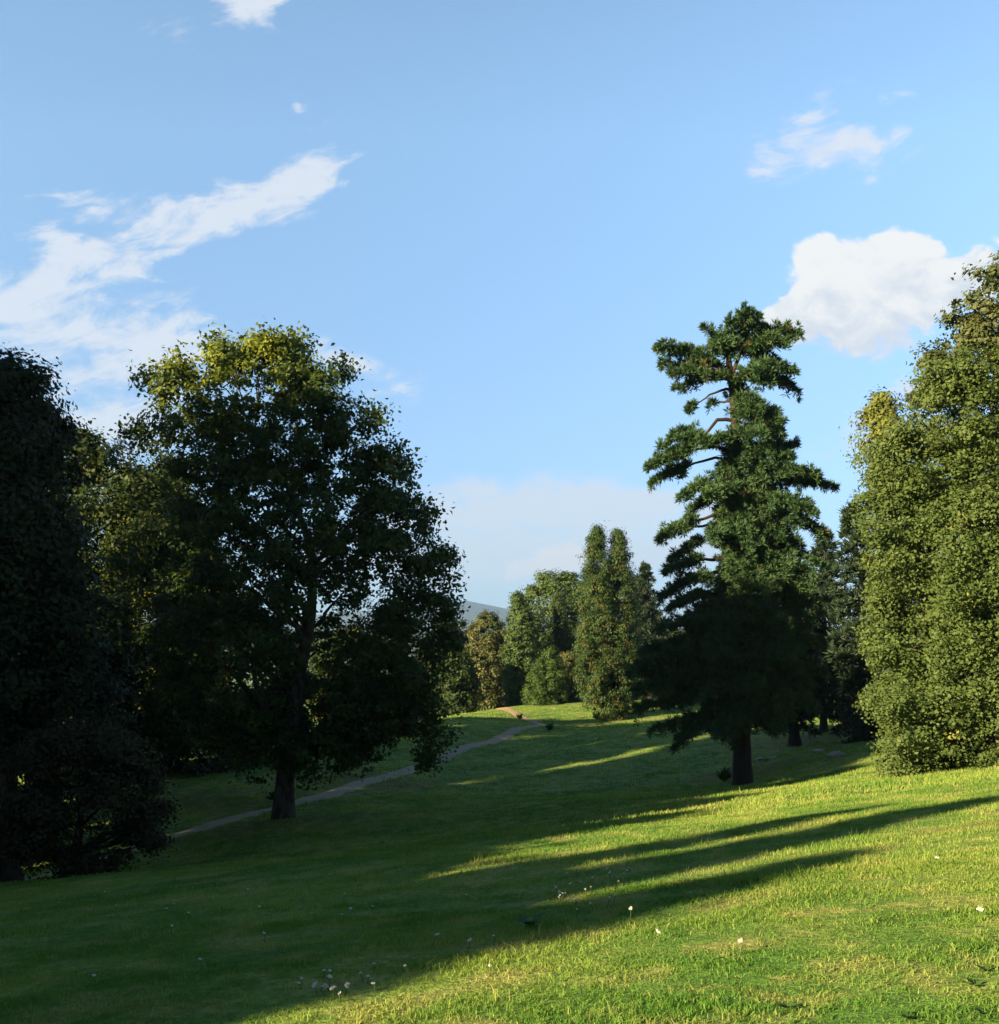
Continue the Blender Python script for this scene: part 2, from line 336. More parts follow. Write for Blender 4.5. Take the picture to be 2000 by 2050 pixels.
# ------------------------------------------------------------------ tree materials
def leaf_mat(name, lo, mid, hi, trans=.35, yellow=None, yamt=.0, nscale=.35, rough=.6):
    m, n = mat(name); pos = geo_pos(n)
    at = n.n('ShaderNodeAttribute', attribute_name='rnd').outputs['Fac']
    c = n.mix(n.rng(at, 0, .6), lo, mid); c = n.mix(n.rng(at, .6, 1), c, hi)
    big = n.noise(pos, nscale, 3, .6)
    c = n.mix(n.m('MULTIPLY', n.rng(big, .45, .65), .45), c, hi)
    if yellow:
        ye = n.n('ShaderNodeAttribute', attribute_name='yel').outputs['Fac']
        c = n.mix(n.m('MULTIPLY', ye, yamt), c, yellow)
    t = n.n('ShaderNodeBsdfTranslucent'); n.put(t.inputs[0], n.mix(1.0, c, (1.5, 1.35, .5), 'MULTIPLY'))
    ms = n.n('ShaderNodeMixShader'); ms.inputs[0].default_value = trans; n.put(ms.inputs[1], bsdf(n, c, rough, None, .25)); n.put(ms.inputs[2], t.outputs[0])
    finish(n, ms.outputs[0]); return m
def bark_mat(name, a, b, sc=6, stretch=.25):
    m, n = mat(name); tcn = n.n('ShaderNodeTexCoord'); mpn = n.n('ShaderNodeMapping'); n.put(mpn.inputs[0], tcn.outputs['Object']); mpn.inputs['Scale'].default_value = (1, 1, stretch)
    h = n.noise(mpn.outputs[0], sc, 5, .65, .4); finish(n, bsdf(n, n.mix(n.rng(h, .35, .65), a, b), .9, bumped(n, h, .9, .08))); return m
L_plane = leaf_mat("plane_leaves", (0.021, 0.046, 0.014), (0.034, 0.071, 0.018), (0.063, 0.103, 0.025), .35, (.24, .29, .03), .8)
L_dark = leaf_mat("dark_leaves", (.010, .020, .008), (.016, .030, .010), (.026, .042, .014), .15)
L_mid = leaf_mat("mid_leaves", (.020, .042, .012), (.034, .062, .017), (.060, .090, .026), .35, (.30, .28, .04), .85)
L_right = leaf_mat("limetree_leaves", (.044, .080, .020), (.062, .104, .025), (.094, .136, .038), .30, (.26, .26, .05), .7)
L_brown = leaf_mat("bronze_leaves", (.038, .064, .020), (.065, .090, .029), (.120, .130, .048), .28, (.24, .19, .06), .7)
L_shrub = leaf_mat("maple_shrub_leaves", (.026, .028, .011), (.040, .042, .015), (.064, .060, .022), .2)
L_yew = leaf_mat("yew_leaves", (0.025, 0.053, 0.010), (0.038, 0.076, 0.015), (0.064, 0.111, 0.024), .2)
L_cyp = leaf_mat("cypress_leaves", (.016, .042, .011), (.030, .062, .015), (.056, .094, .022), .15, (.20, .13, .05), .45)
L_pine = leaf_mat("pine_needles", (.020, .056, .023), (.033, .078, .030), (.060, .114, .040), .12, (.16, .11, .05), .65)
L_fir = leaf_mat("fir_needles", (.010, .024, .013), (.015, .033, .016), (.024, .046, .022), .08)
L_far = leaf_mat("far_leaves", (.036, .072, .022), (.058, .102, .030), (.086, .136, .042), .3, (.18, .16, .06), .5)
L_tan = leaf_mat("tan_leaves", (.030, .056, .018), (.052, .078, .026), (.170, .165, .070), .3)
B_grey = bark_mat("grey_bark", (.035, .028, .020), (.10, .085, .065)); B_dark = bark_mat("dark_bark", (.018, .013, .010), (.05, .036, .026), 5, .2)
B_plane = bark_mat("plane_bark", (.028, .022, .016), (.085, .072, .05), 3, .5); B_red = bark_mat("pine_bark", (.016, .012, .009), (.045, .032, .023), 5, .2)

# ------------------------------------------------------------------ tree geometry
def tube(pts, radii, sides=7, rng=None, wob=0):
    pts = np.asarray(pts, float); n_ = len(pts); tn = unit(np.gradient(pts, axis=0)); up = np.array([0.0, 1.0, .13])
    s = unit(np.cross(tn, up)); t2 = np.cross(tn, s); a = np.arange(sides) / sides * 2 * np.pi
    rad = np.asarray(radii)[:, None] * (1 + (rng.normal(0, wob, (n_, sides)) if rng is not None and wob else 0))
    v = pts[:, None, :] + rad[..., None] * (np.cos(a)[None, :, None] * s[:, None, :] + np.sin(a)[None, :, None] * t2[:, None, :])
    ii = np.arange(n_ * sides).reshape(n_, sides); j = np.roll(ii, -1, axis=1)
    return v.reshape(-1, 3), np.stack([ii[:-1], j[:-1], j[1:], ii[1:]], -1).reshape(-1, 4)
def curve(a, b, k=7, sag=0.0, rng=None, jit=0.0, mid=None):
    a, b = np.array(a, float), np.array(b, float); t = np.linspace(0, 1, k)[:, None]
    m_ = (a + b) / 2 + np.array([0, 0, sag]) if mid is None else np.array(mid, float) * 2 - (a + b) / 2
    p = (1 - t) ** 2 * a + 2 * t * (1 - t) * m_ + t ** 2 * b
    if jit and rng is not None: p[1:-1] += rng.normal(0, jit, (k - 2, 3))
    return p
class Wood:
    def __init__(s): s.v, s.f, s.o = [], [], 0
    def add(s, pts, r0, r1, sides=6, rng=None, wob=0, pw=1.0, radii=None):
        t = np.linspace(0, 1, len(pts)) ** pw
        v, f = tube(pts, radii if radii is not None else r0 + (r1 - r0) * t, sides, rng, wob); s.v.append(v); s.f.append(f + s.o); s.o += len(v)
    def build(s, name, m, parent): return npmesh(name, np.concatenate(s.v), np.concatenate(s.f), m, parent, smooth=True)
def leaves(cen, nrm, size, rng, aspect=.62, fold=.18, lenvec=None):
    n_ = len(cen); nrm = unit(nrm); r = rng.normal(size=(n_, 3)) if lenvec is None else lenvec
    a = unit(r - (r * nrm).sum(1, keepdims=True) * nrm); b = np.cross(nrm, a); s = size * rng.uniform(.6, 1.35, n_)[:, None]
    v = np.stack([cen - a * s * .5, cen + b * s * aspect * .5 - nrm * s * fold, cen + a * s * .5, cen - b * s * aspect * .5 - nrm * s * fold], 1)
    return v.reshape(-1, 3), np.arange(n_ * 4).reshape(-1, 4)
def yel_field(c, tops, amt):
    """a few clumps tinted yellow: amt = share of clumps"""
    return amt
def crown_points(prof, cy, df, n_lobes, lobe_r, cpl, clump_r, lpc, rng, edge=True, shell=.55, flat=.75, vside=1.0):
    """prof: rows (z, cx, halfwidth), top to bottom. Returns leaf centres, normals, clump id, lobe centres"""
    prof = np.array(sorted(prof, key=lambda q: q[0])); zz, cxx, hww = prof.T
    zs = np.linspace(zz[0], zz[-1], 200); hw = np.interp(zs, zz, hww); pr = hw / hw.sum()
    lz = rng.choice(zs, n_lobes, p=pr) + rng.uniform(-.3, .3, n_lobes); th = rng.uniform(0, 2 * np.pi, n_lobes)
    if edge:
        ne = int(n_lobes * .28); th[:ne] = np.where(np.arange(ne) % 2, 0, np.pi) + rng.normal(0, .25, ne); lz[:ne] = np.linspace(zz[0], zz[-1], ne)
    rr = rng.uniform(shell, 1, n_lobes) ** .6
    if edge: rr[:ne] = rng.uniform(.93, 1.0, ne)
    lr = lobe_r * rng.choice([.5, .7, .95, 1.25, 1.5], n_lobes) * rng.uniform(.9, 1.1, n_lobes); h = np.interp(lz, zz, hww)
    lr = np.minimum(lr, np.maximum(h * .8, .25 * lobe_r)); inner = np.maximum(h - lr, 0)
    lz = np.minimum(lz, zz[-1] - lr * .7)
    # squeeze lobes so that they stay below the outline's top
    L = np.stack([np.interp(lz, zz, cxx) + inner * rr * np.cos(th), cy + df * inner * rr * np.sin(th), lz], 1)
    nc = n_lobes * cpl; lid = np.repeat(np.arange(n_lobes), cpl); d = unit(rng.normal(size=(nc, 3)) + np.array([0, 0, .25])); rad = lr[lid] * rng.uniform(.6, 1.06, nc) * np.where(rng.random(nc) < .06, 1.32, 1)
    C = L[lid] + d * rad[:, None] * np.array([1, 1, flat]); cr = clump_r * rng.uniform(.6, 1.3, nc)
    nl = nc * lpc; cid = np.repeat(np.arange(nc), lpc); dd = rng.normal(size=(nl, 3)) * np.array([.55, .55, .38])
    pts = C[cid] + dd * cr[cid][:, None]; out = unit(dd * .6 + d[cid] * .9 + np.array([0, 0, .45]) + rng.normal(0, .42, (nl, 3)))
    return pts, out, cid, L, C
def prof_px(rows, Y): return [((HZ - py) / F * Y, ((l + r) / 2 - 1000) / F * Y, (r - l) / 2 / F * Y) for (py, l, r) in rows]
def leafy_tree(name, label, cat, rows, Y, base, mat_l, mat_b, seed, n_lobes=90, lobe_r=1.6, cpl=12, clump_r=.7, lpc=40, leaf=.2, df=1.0, trunk_r=.35, yel=0.0, yfun=None,
               group=None, limbs=14, flat=.75, px=True, shell=.5, lean=None, trunk_top=.78, aspect=.62, extra=None, parts=('trunk', 'crown')):
    rng = np.random.default_rng(seed); prof = prof_px(rows, Y) if px else rows
    root = empty(name, base, label, cat, group); base = np.array(base, float)
    pts, nrm, cid, L, C = crown_points(prof, Y, df, n_lobes, lobe_r, cpl, clump_r, lpc, rng, flat=flat, shell=shell)
    if extra is not None:
        ep, en, ec = extra(rng, len(C)); pts = np.concatenate([pts, ep]); nrm = np.concatenate([nrm, en]); cid = np.concatenate([cid, ec])
    v, f = leaves(pts, nrm, leaf, rng, aspect); ncl = cid.max() + 1
    cr_ = rng.random(ncl); rnd = np.clip(cr_[cid] * .65 + rng.random(len(pts)) * .35, 0, 1)
    if yfun is not None: yc = yfun(pts, rng)
    else: yc = (rng.random(ncl) < yel)[cid] * rng.uniform(.3, 1, len(pts))
    npmesh(parts[1], v, f, mat_l, root, {'rnd': rnd, 'yel': yc})
    top = max(p[0] for p in prof); zb = base[2]; W = Wood(); pz = np.array(sorted(prof))
    def axis_at(z): return np.array([np.interp(z, pz[:, 0], pz[:, 1]), Y, z])
    H = zb + (top - zb) * trunk_top; k = 14; zs = np.linspace(zb - .35, H, k); t = (zs - zs[0]) / (H - zs[0])
    ax = np.stack([axis_at(z) for z in zs]); bl = np.clip(t * 2.2, 0, 1)[:, None]; tr = base[None] * (1 - bl) + ax * bl; tr[:, 2] = zs; tr[:, 0] += rng.normal(0, trunk_r * .12, k) * (t > .1); tr[0, :2] = base[:2]
    rad = trunk_r * (1 - t) ** .8 + .03; rad[0] *= 1.45; rad[1] *= 1.08
    W.add(tr, 0, 0, 12, rng, .03, radii=rad)
    order = rng.permutation(len(L))[:limbs]
    for i in order:
        tip = L[i]; z0 = np.clip(tip[2] - np.hypot(tip[0] - np.interp(tip[2], zs, tr[:, 0]), tip[1] - Y) * rng.uniform(.5, 1.0), zb + (top - zb) * .14, H)
        a = np.array([np.interp(z0, zs, tr[:, 0]), np.interp(z0, zs, tr[:, 1]), z0]); r0 = max(np.interp(z0, zs, rad) * .55, .04)
        W.add(curve(a, tip, 8, .35, rng, .08), r0, .03, 6)
        for q in rng.integers(0, len(C), 300):
            if np.linalg.norm(C[q] - tip) < lobe_r * 1.6 and rng.random() < .25: W.add(curve(a + (tip - a) * rng.uniform(.55, .9), C[q], 5, .1, rng, .05), .035, .012, 4)
    W.build(parts[0], mat_b, root); return root

def pad(a, b, width, rng, mid=None, dens=1.0, tuft=.36, start=.3, sag=.3, wood=None, r0=.09, upt=.45, thick=.25, T=None):
    """one layered conifer bough: limb a->b with side twigs, each ending in needle tufts; appends tuft (position, direction) to T"""
    p = curve(a, b, 9, sag, rng, .05, mid); 
    if wood is not None: wood.add(p, r0, .02, 6)
    Ln = np.linalg.norm(p[-1] - p[0]); nt = max(4, int(Ln * 3.3 * dens)); ax = unit(p[-1] - p[0]); side = unit(np.cross(ax, np.array([0, 0, 1.0])))
    for t in np.linspace(start, 1, nt):
        i = min(int(t * 8), 7); c = p[i] + (p[i + 1] - p[i]) * (t * 8 - i)
        for sg in (-1, 1):
            wl = width * (1.05 - .75 * t ** 2) * rng.uniform(.45, 1.1); d = unit(ax * rng.uniform(.3, .9) + side * sg + np.array([0, 0, rng.normal(.05, .2)])); e = c + d * wl + np.array([0, 0, rng.normal(0, thick * .6)])
            if wood is not None and wl > .5: wood.add(np.stack([c, (c + e) / 2 + [0, 0, .04], e]), .025, .01, 4)
            m_ = max(1, int(wl / (tuft * .5) * dens + .5))
            for s in np.linspace(.25, 1, m_): T.append((c + (e - c) * s + rng.normal(0, .06, 3) + np.array([0, 0, rng.normal(0, thick * .35)]), unit(d * .8 + np.array([0, 0, upt]) + rng.normal(0, .3, 3))))
        T.append((c + np.array([0, 0, .05]), unit(ax + np.array([0, 0, upt]) + rng.normal(0, .3, 3))))
    T.append((p[-1], unit(ax + np.array([0, 0, upt]))))
def needles(T, size, rng, nb=16, wd=.07, spread=.75):
    c = np.array([t[0] for t in T]); d = np.array([t[1] for t in T]); m_ = len(T); sz = size * rng.uniform(.7, 1.25, m_)
    cid = np.repeat(np.arange(m_), nb); dd = unit(d[cid] + rng.normal(0, spread, (m_ * nb, 3))); o = c[cid] + dd * .04; L_ = (sz[cid] * rng.uniform(.6, 1.1, m_ * nb))[:, None]
    s = unit(np.cross(dd, rng.normal(size=dd.shape))) * wd * .5
    tip = o + dd * L_; v = np.stack([o - s * .5, o + dd * L_ * .5 - s, tip, o + dd * L_ * .5 + s], 1).reshape(-1, 3)
    return v, np.arange(m_ * nb * 4).reshape(-1, 4), cid
def base_at(px, Y): x = (px - 1000) / F * Y; return (x, Y, g1(x, Y))

def conifer(name, label, rows, Y, base_px, seed, mat_l=L_fir, group=None, tuft=.6, per_m=3.2, nb=12, droop=-.12, trunk_r=.3, bottom=None, wd=.09, cat='tree', dens=.8):
    """spire of whorled boughs inside the outline rows"""
    rng = np.random.default_rng(seed); base = base_at(base_px, Y); root = empty(name, base, label, cat, group)
    pz = np.array(sorted(prof_px(rows, Y))); top = pz[-1, 0]; lo = pz[0, 0]; T = []; W = Wood()
    zs = np.linspace(base[2] - .3, top, 14); tt = np.linspace(0, 1, 14); cx = np.interp(zs, pz[:, 0], pz[:, 1]); b0 = np.clip(tt * 3, 0, 1); cx = base[0] * (1 - b0) + cx * b0
    W.add(np.stack([cx, np.full(14, Y), zs], 1), 0, 0, 10, rng, .03, radii=trunk_r * (1 - tt) ** .9 * np.where(tt == 0, 1.4, 1) + .02)
    nb_ = int((top - lo) * per_m)
    for i in range(nb_):
        z = lo + (top - lo) * (i + .5) / nb_; th = i * 2.4 + rng.normal(0, .3); hw = np.interp(z, pz[:, 0], pz[:, 2]) * rng.uniform(.7, 1.12); x0 = np.interp(z, zs, cx); cx_o = np.interp(z, pz[:, 0], pz[:, 1])
        hl = hw + abs(cx_o - x0) * np.sign(math.cos(th)) * np.sign(cx_o - x0) * abs(math.cos(th)); hl = max(hl, .35)
        a = np.array([x0, Y, z]); b = a + np.array([math.cos(th) * hl, math.sin(th) * hl, hl * droop])
        pad(a, b, min(1.5, hl * .5), rng, dens=dens, tuft=tuft, start=.15, sag=.12 * hl, wood=W if hl > 1 else None, r0=.05, T=T, thick=.3)
    T.append((np.array([cx[-1], Y, top - .2]), np.array([0, 0, 1.0])))
    v, f, cid = needles(T, tuft, rng, nb, wd); cr = rng.random(len(T)); rnd = np.clip(cr[cid] * .6 + rng.random(len(cid)) * .4, 0, 1)
    npmesh('crown', v, f, mat_l, root, {'rnd': rnd, 'yel': (cr[cid] > .96) * 1.0}); W.build('trunk', B_dark, root); return root

# ------------------------------------------------------------------ the plane tree
def plane_sun_yel(p, rng):
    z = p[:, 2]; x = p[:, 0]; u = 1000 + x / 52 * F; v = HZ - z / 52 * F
    s = np.clip((900 - v) / 160, 0, 1) * np.clip((600 - u) / 120 + .6, 0, 1)  # sunlight painted as yellow on the crown's top left leaves
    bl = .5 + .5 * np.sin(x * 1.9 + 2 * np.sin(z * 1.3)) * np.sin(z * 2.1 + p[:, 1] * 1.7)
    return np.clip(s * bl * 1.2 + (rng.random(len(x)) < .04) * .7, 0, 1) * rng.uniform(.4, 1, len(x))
plane_rows = [(680, 515, 535), (705, 455, 600), (740, 370, 655), (790, 288, 690), (830, 300, 720), (870, 270, 755), (920, 290, 800), (1000, 320, 860), (1080, 330, 908), (1160, 320, 938),
              (1230, 300, 940), (1300, 290, 930), (1380, 320, 890), (1440, 370, 850), (1490, 420, 800), (1530, 470, 690)]
def plane_extra(rng, cid0):
    # the low spray of leaves hanging over the path on the right, and the upright tips of the top
    P_, C_ = [], []; k = cid0
    for (px, py, r) in [(865, 1440, 1.0), (870, 1470, .8), (862, 1500, .65), (858, 1520, .4), (850, 1405, 1.2), (560, 690, .5), (600, 690, .55), (532, 690, .5), (435, 690, .5), (440, 715, .8), (300, 760, .6), (345, 750, .9),
                        (330, 745, .8), (745, 825, .6), (740, 850, .7), (795, 905, .6), (810, 935, .5), (278, 860, .7), (690, 740, .6), (660, 760, .8), (893, 1165, .7), (900, 1215, .7), (885, 1270, .8), (870, 1330, .9), (855, 1370, .9), (835, 1420, .9), (640, 1490, 1.0), (700, 1480, 1.1), (760, 1460, 1.0), (480, 1490, 1.0), (430, 1470, 1.0), (590, 1520, .7), (540, 1510, .7), (875, 1110, .7), (845, 1030, .7), (370, 745, .8), (500, 700, .7), (600, 730, .8)]:
        c = np.array(P(px, py, 52 + rng.uniform(-1.5, 1.5)))
        for q in range(9):
            cc = c + rng.normal(0, r * .5, 3); m_ = 34; P_.append(cc + rng.normal(0, .33, (m_, 3))); C_.append(np.full(m_, k)); k += 1
    p = np.concatenate(P_); return p, unit(rng.normal(size=p.shape) + np.array([0, 0, .6])), np.concatenate(C_)
pb = base_at(567, 52)
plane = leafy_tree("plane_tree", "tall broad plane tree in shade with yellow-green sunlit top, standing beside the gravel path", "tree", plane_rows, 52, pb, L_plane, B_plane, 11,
                   n_lobes=215, lobe_r=1.45, cpl=14, clump_r=.48, lpc=42, leaf=.24, df=.8, trunk_r=.47, yfun=plane_sun_yel, limbs=34, extra=plane_extra, shell=.12, trunk_top=.8)

# ------------------------------------------------------------------ left side
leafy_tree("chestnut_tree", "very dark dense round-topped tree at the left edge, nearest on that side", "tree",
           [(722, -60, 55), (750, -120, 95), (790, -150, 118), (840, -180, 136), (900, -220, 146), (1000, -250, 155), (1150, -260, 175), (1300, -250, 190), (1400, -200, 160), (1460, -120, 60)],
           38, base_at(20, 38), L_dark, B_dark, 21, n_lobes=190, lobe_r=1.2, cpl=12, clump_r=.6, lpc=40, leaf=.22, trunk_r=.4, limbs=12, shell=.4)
leafy_tree("leafy_tree", "green tree whose sunlit shoulder shows right behind the very dark left tree", "tree",
           [(868, 140, 160), (895, 115, 205), (930, 80, 285), (1000, 60, 370), (1150, 50, 440), (1300, 60, 450), (1450, 80, 430), (1540, 150, 400)],
           70, base_at(250, 70), L_mid, B_dark, 22, n_lobes=170, lobe_r=1.9, cpl=11, clump_r=.9, lpc=34, leaf=.34, trunk_r=.4, yel=.03, limbs=12)
leafy_tree("leafy_tree", "tree behind the plane tree's left side with yellow leaves painted backlit between dark ones", "tree",
           [(945, 250, 300), (980, 215, 380), (1100, 190, 470), (1200, 180, 500), (1400, 200, 510), (1545, 260, 440)],
           82, base_at(340, 82), L_mid, B_dark, 23, n_lobes=160, lobe_r=2.0, cpl=10, clump_r=.9, lpc=32, leaf=.36, trunk_r=.4, yel=.12, limbs=12)  # yellow clumps paint sunlight coming through the foliage
leafy_tree("leafy_tree", "yellow-flecked tree directly behind the plane tree's trunk", "tree",
           [(1180, 440, 520), (1240, 400, 590), (1350, 380, 640), (1450, 400, 640), (1535, 430, 600)],
           90, base_at(510, 90), L_mid, B_dark, 24, n_lobes=60, lobe_r=1.9, cpl=10, clump_r=.9, lpc=30, leaf=.36, trunk_r=.35, yel=.3, limbs=8)  # yellow flecks stand in for light shining between the leaves
leafy_tree("leafy_tree", "low tree below the bluish gap on the plane tree's right", "tree",
           [(1255, 660, 740), (1300, 610, 820), (1380, 590, 860), (1450, 620, 850), (1500, 640, 800)],
           105, base_at(710, 105), L_mid, B_dark, 25, n_lobes=60, lobe_r=2.0, cpl=10, clump_r=.9, lpc=30, leaf=.4, trunk_r=.35, yel=.1, limbs=8)
leafy_tree("rounded_bush", "pale green bush sitting on the grassy ridge behind the plane tree's right side", "bush",
           [(1385, 760, 820), (1420, 710, 850), (1460, 695, 860), (1492, 700, 840)],
           97, base_at(770, 97), L_far, B_dark, 26, n_lobes=30, lobe_r=1.1, cpl=9, clump_r=.6, lpc=28, leaf=.3, trunk_r=.15, yel=.1, limbs=4, trunk_top=.6)
leafy_tree("rounded_bush", "dark low bush on the bank between the maple bush and the plane tree trunk", "bush",
           [(1420, 330, 420), (1460, 290, 500), (1520, 280, 520), (1560, 300, 500)], 74, base_at(400, 74), L_dark, B_dark, 29, n_lobes=36, lobe_r=1.2, cpl=9, clump_r=.7, lpc=28, leaf=.3, trunk_r=.15, limbs=4, trunk_top=.6)
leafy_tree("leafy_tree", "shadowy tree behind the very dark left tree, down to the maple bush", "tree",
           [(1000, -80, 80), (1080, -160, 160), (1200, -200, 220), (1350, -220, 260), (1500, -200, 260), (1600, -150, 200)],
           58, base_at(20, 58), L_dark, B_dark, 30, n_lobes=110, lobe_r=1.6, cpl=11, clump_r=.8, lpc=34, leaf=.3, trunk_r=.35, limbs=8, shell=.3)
leafy_tree("maple_bush", "dark reddish-brown spreading maple bush in deep shade at the lower left", "bush",
           [(1448, 120, 215), (1480, 60, 270), (1520, 10, 305), (1580, -10, 325), (1650, -15, 338), (1700, -10, 325), (1735, 60, 230)],
           34, base_at(135, 34), L_shrub, B_dark, 27, n_lobes=75, lobe_r=.75, cpl=11, clump_r=.42, lpc=42, leaf=.14, trunk_r=.17, limbs=16, shell=.45, flat=.5, trunk_top=.7)

# ------------------------------------------------------------------ the far group beyond the path
leafy_tree("leafy_tree", "small far tree with tan sunlit tips beside the bluish mountain gap", "tree",
           [(1228, 960, 995), (1260, 935, 1020), (1320, 925, 1025), (1380, 920, 1025), (1435, 945, 1015)],
           165, base_at(975, 165), L_tan, B_dark, 31, n_lobes=95, lobe_r=1.4, cpl=12, clump_r=.6, lpc=30, leaf=.36, trunk_r=.25, limbs=6, flat=.9)
leafy_tree("leafy_tree", "rounded light green tree whose dome rises left of the cypress", "tree",
           [(1148, 1085, 1140), (1165, 1060, 1170), (1200, 1030, 1200), (1260, 1015, 1210), (1330, 1010, 1210), (1410, 1030, 1190)],
           172, base_at(1110, 172), L_far, B_grey, 32, n_lobes=150, lobe_r=2.1, cpl=12, clump_r=.9, lpc=30, leaf=.42, trunk_r=.4, limbs=8, shell=.4)
leafy_tree("columnar_tree", "narrow upright green tree standing between the tan tree and the yew", "tree",
           [(1192, 1025, 1045), (1240, 1010, 1070), (1320, 1003, 1078), (1410, 1010, 1065)],
           158, base_at(1040, 158), L_far, B_dark, 33, n_lobes=90, lobe_r=1.4, cpl=11, clump_r=.6, lpc=30, leaf=.34, trunk_r=.25, limbs=6, flat=1.5)
leafy_tree("columnar_tree", "ivy-green column tree just left of the cypress, above the bushes", "tree",
           [(1190, 1112, 1125), (1230, 1105, 1140), (1300, 1108, 1152), (1345, 1115, 1150), (1400, 1120, 1145)],
           163, base_at(1130, 163), L_mid, B_dark, 34, n_lobes=60, lobe_r=1.2, cpl=11, clump_r=.6, lpc=28, leaf=.34, trunk_r=.25, limbs=4, flat=1.6)
leafy_tree("yew_bush", "bright green domed yew bush on the far lawn", "bush",
           [(1299, 1096, 1112), (1320, 1078, 1126), (1355, 1055, 1136), (1390, 1045, 1138), (1420, 1050, 1125)],
           146, base_at(1092, 146), L_yew, B_dark, 35, n_lobes=90, lobe_r=.95, cpl=10, clump_r=.45, lpc=34, leaf=.22, trunk_r=.2, limbs=3, shell=.7, flat=1.1)
leafy_tree("rounded_bush", "brownish bush tucked between the yew bush and the cypress", "bush",
           [(1306, 1120, 1150), (1340, 1110, 1165), (1380, 1108, 1165), (1414, 1112, 1158)],
           152, base_at(1135, 152), L_brown, B_dark, 36, n_lobes=60, lobe_r=1.0, cpl=11, clump_r=.5, lpc=30, leaf=.26, trunk_r=.2, limbs=3, yel=.15)
leafy_tree("leafy_tree", "dark green tree filling the gap behind the tan far tree", "tree",
           [(1245, 890, 950), (1290, 830, 1010), (1380, 790, 1020), (1470, 810, 1010)],
           188, base_at(930, 188), L_dark, B_dark, 37, n_lobes=110, lobe_r=2.0, cpl=10, clump_r=1.0, lpc=34, leaf=.6, trunk_r=.3, limbs=4)
for (l, r_, t_, Yf, sd_, lab) in [(1000, 1090, 1262, 200, 301, "dark low tree behind the narrow upright green tree"), (1060, 1180, 1240, 195, 302, "dark tree seen through the gap behind the rounded light green tree"),
                             (850, 960, 1292, 150, 303, "dark low tree on the bank where the plane tree's leaves end"), (1290, 1420, 1262, 205, 304, "dark tree far behind the great pine's left skirt"), (1150, 1260, 1230, 190, 305, "dark tree right behind the cypress")]:
    leafy_tree("leafy_tree", lab, "tree", [(t_, (l * 2 + r_) / 3, (l + r_ * 2) / 3), (t_ + 30, l + 12, r_ - 12), (t_ + 80, l, r_), (1385, l, r_), (1430, l + 10, r_ - 10)], Yf, base_at((l + r_) / 2, Yf), L_mid, B_dark, sd_,
               n_lobes=90, lobe_r=1.8, cpl=11, clump_r=.8, lpc=28, leaf=.45, trunk_r=.3, limbs=4, shell=.2)
# double-topped cypress: one tree, two leaders
def cypress():
    Y = 125; base = base_at(1240, Y); rng = np.random.default_rng(41)
    root = empty("cypress_tree", base, "tall cypress with two pointed tops and brownish patches, standing alone on the far lawn", "tree"); W = Wood()
    for rows, sx, n_l in (([(1058, 1186, 1204), (1085, 1179, 1212), (1130, 1167, 1221), (1200, 1160, 1240), (1280, 1150, 1255), (1340, 1147, 1258), (1390, 1152, 1258), (1418, 1180, 1255), (1438, 1215, 1262)], 1, 300),
                          ([(1064, 1228, 1246), (1090, 1223, 1259), (1130, 1214, 1270), (1200, 1198, 1280), (1300, 1198, 1290), (1390, 1200, 1288), (1418, 1210, 1278), (1436, 1222, 1268)], 0, 260)):
        pts, nrm, cid, L, C = crown_points(prof_px(rows, Y), Y + (1 - sx) * .8, .95, int(n_l * .62), 1.15, 12, .55, 34, rng, shell=.45, flat=1.25)
        v, f = leaves(pts, nrm, .24, rng, .5, lenvec=np.tile([0, 0, 1.0], (len(pts), 1)) + rng.normal(0, .35, (len(pts), 3)))
        cr = rng.random(cid.max() + 1); ye = np.clip(1.6 * (.5 + .5 * np.sin(pts[:, 0] * 2.3 + 3 * np.sin(pts[:, 2] * .9)) * np.sin(pts[:, 2] * 1.3)) - .9, 0, 1) * rng.uniform(.2, 1, len(pts))
        npmesh('crown', v, f, L_cyp, root, {'rnd': np.clip(cr[cid] * .6 + rng.random(len(cid)) * .4, 0, 1), 'yel': ye})
        tx = P((rows[0][1] + rows[0][2]) / 2, rows[0][0] + 12, Y + (1 - sx) * .8); W.add(curve((base[0], Y, base[2] - .3), tx, 9, 0, rng, .05, mid=((tx[0] * .8 + base[0] * .2), Y + .5, (tx[2] + base[2]) / 2)), .3, .03, 8)
        for i in rng.permutation(len(L))[:14]: W.add(curve((np.interp(L[i][2] - 1, [base[2], tx[2]], [base[0], tx[0]]), Y, L[i][2] - 1), L[i], 4, 0), .05, .015, 4)
    W.build('trunk', B_dark, root)
cypress()
conifer("fir_tree", "dark thin-topped conifer peeking out between the cypress and the pine", [(1130, 1289, 1293), (1180, 1272, 1318), (1260, 1258, 1345), (1395, 1262, 1350)], 138, 1300, 42, tuft=.7, per_m=3, wd=.14, nb=12)
leafy_tree("leafy_tree", "dark tree pressed against the cypress's shaded right side", "tree", [(1155, 1262, 1285), (1200, 1245, 1310), (1300, 1240, 1345), (1385, 1250, 1350)], 150, base_at(1290, 150), L_dark, B_dark, 43, n_lobes=95, lobe_r=1.6, cpl=10, clump_r=.8, lpc=28, leaf=.42, trunk_r=.3, limbs=4)

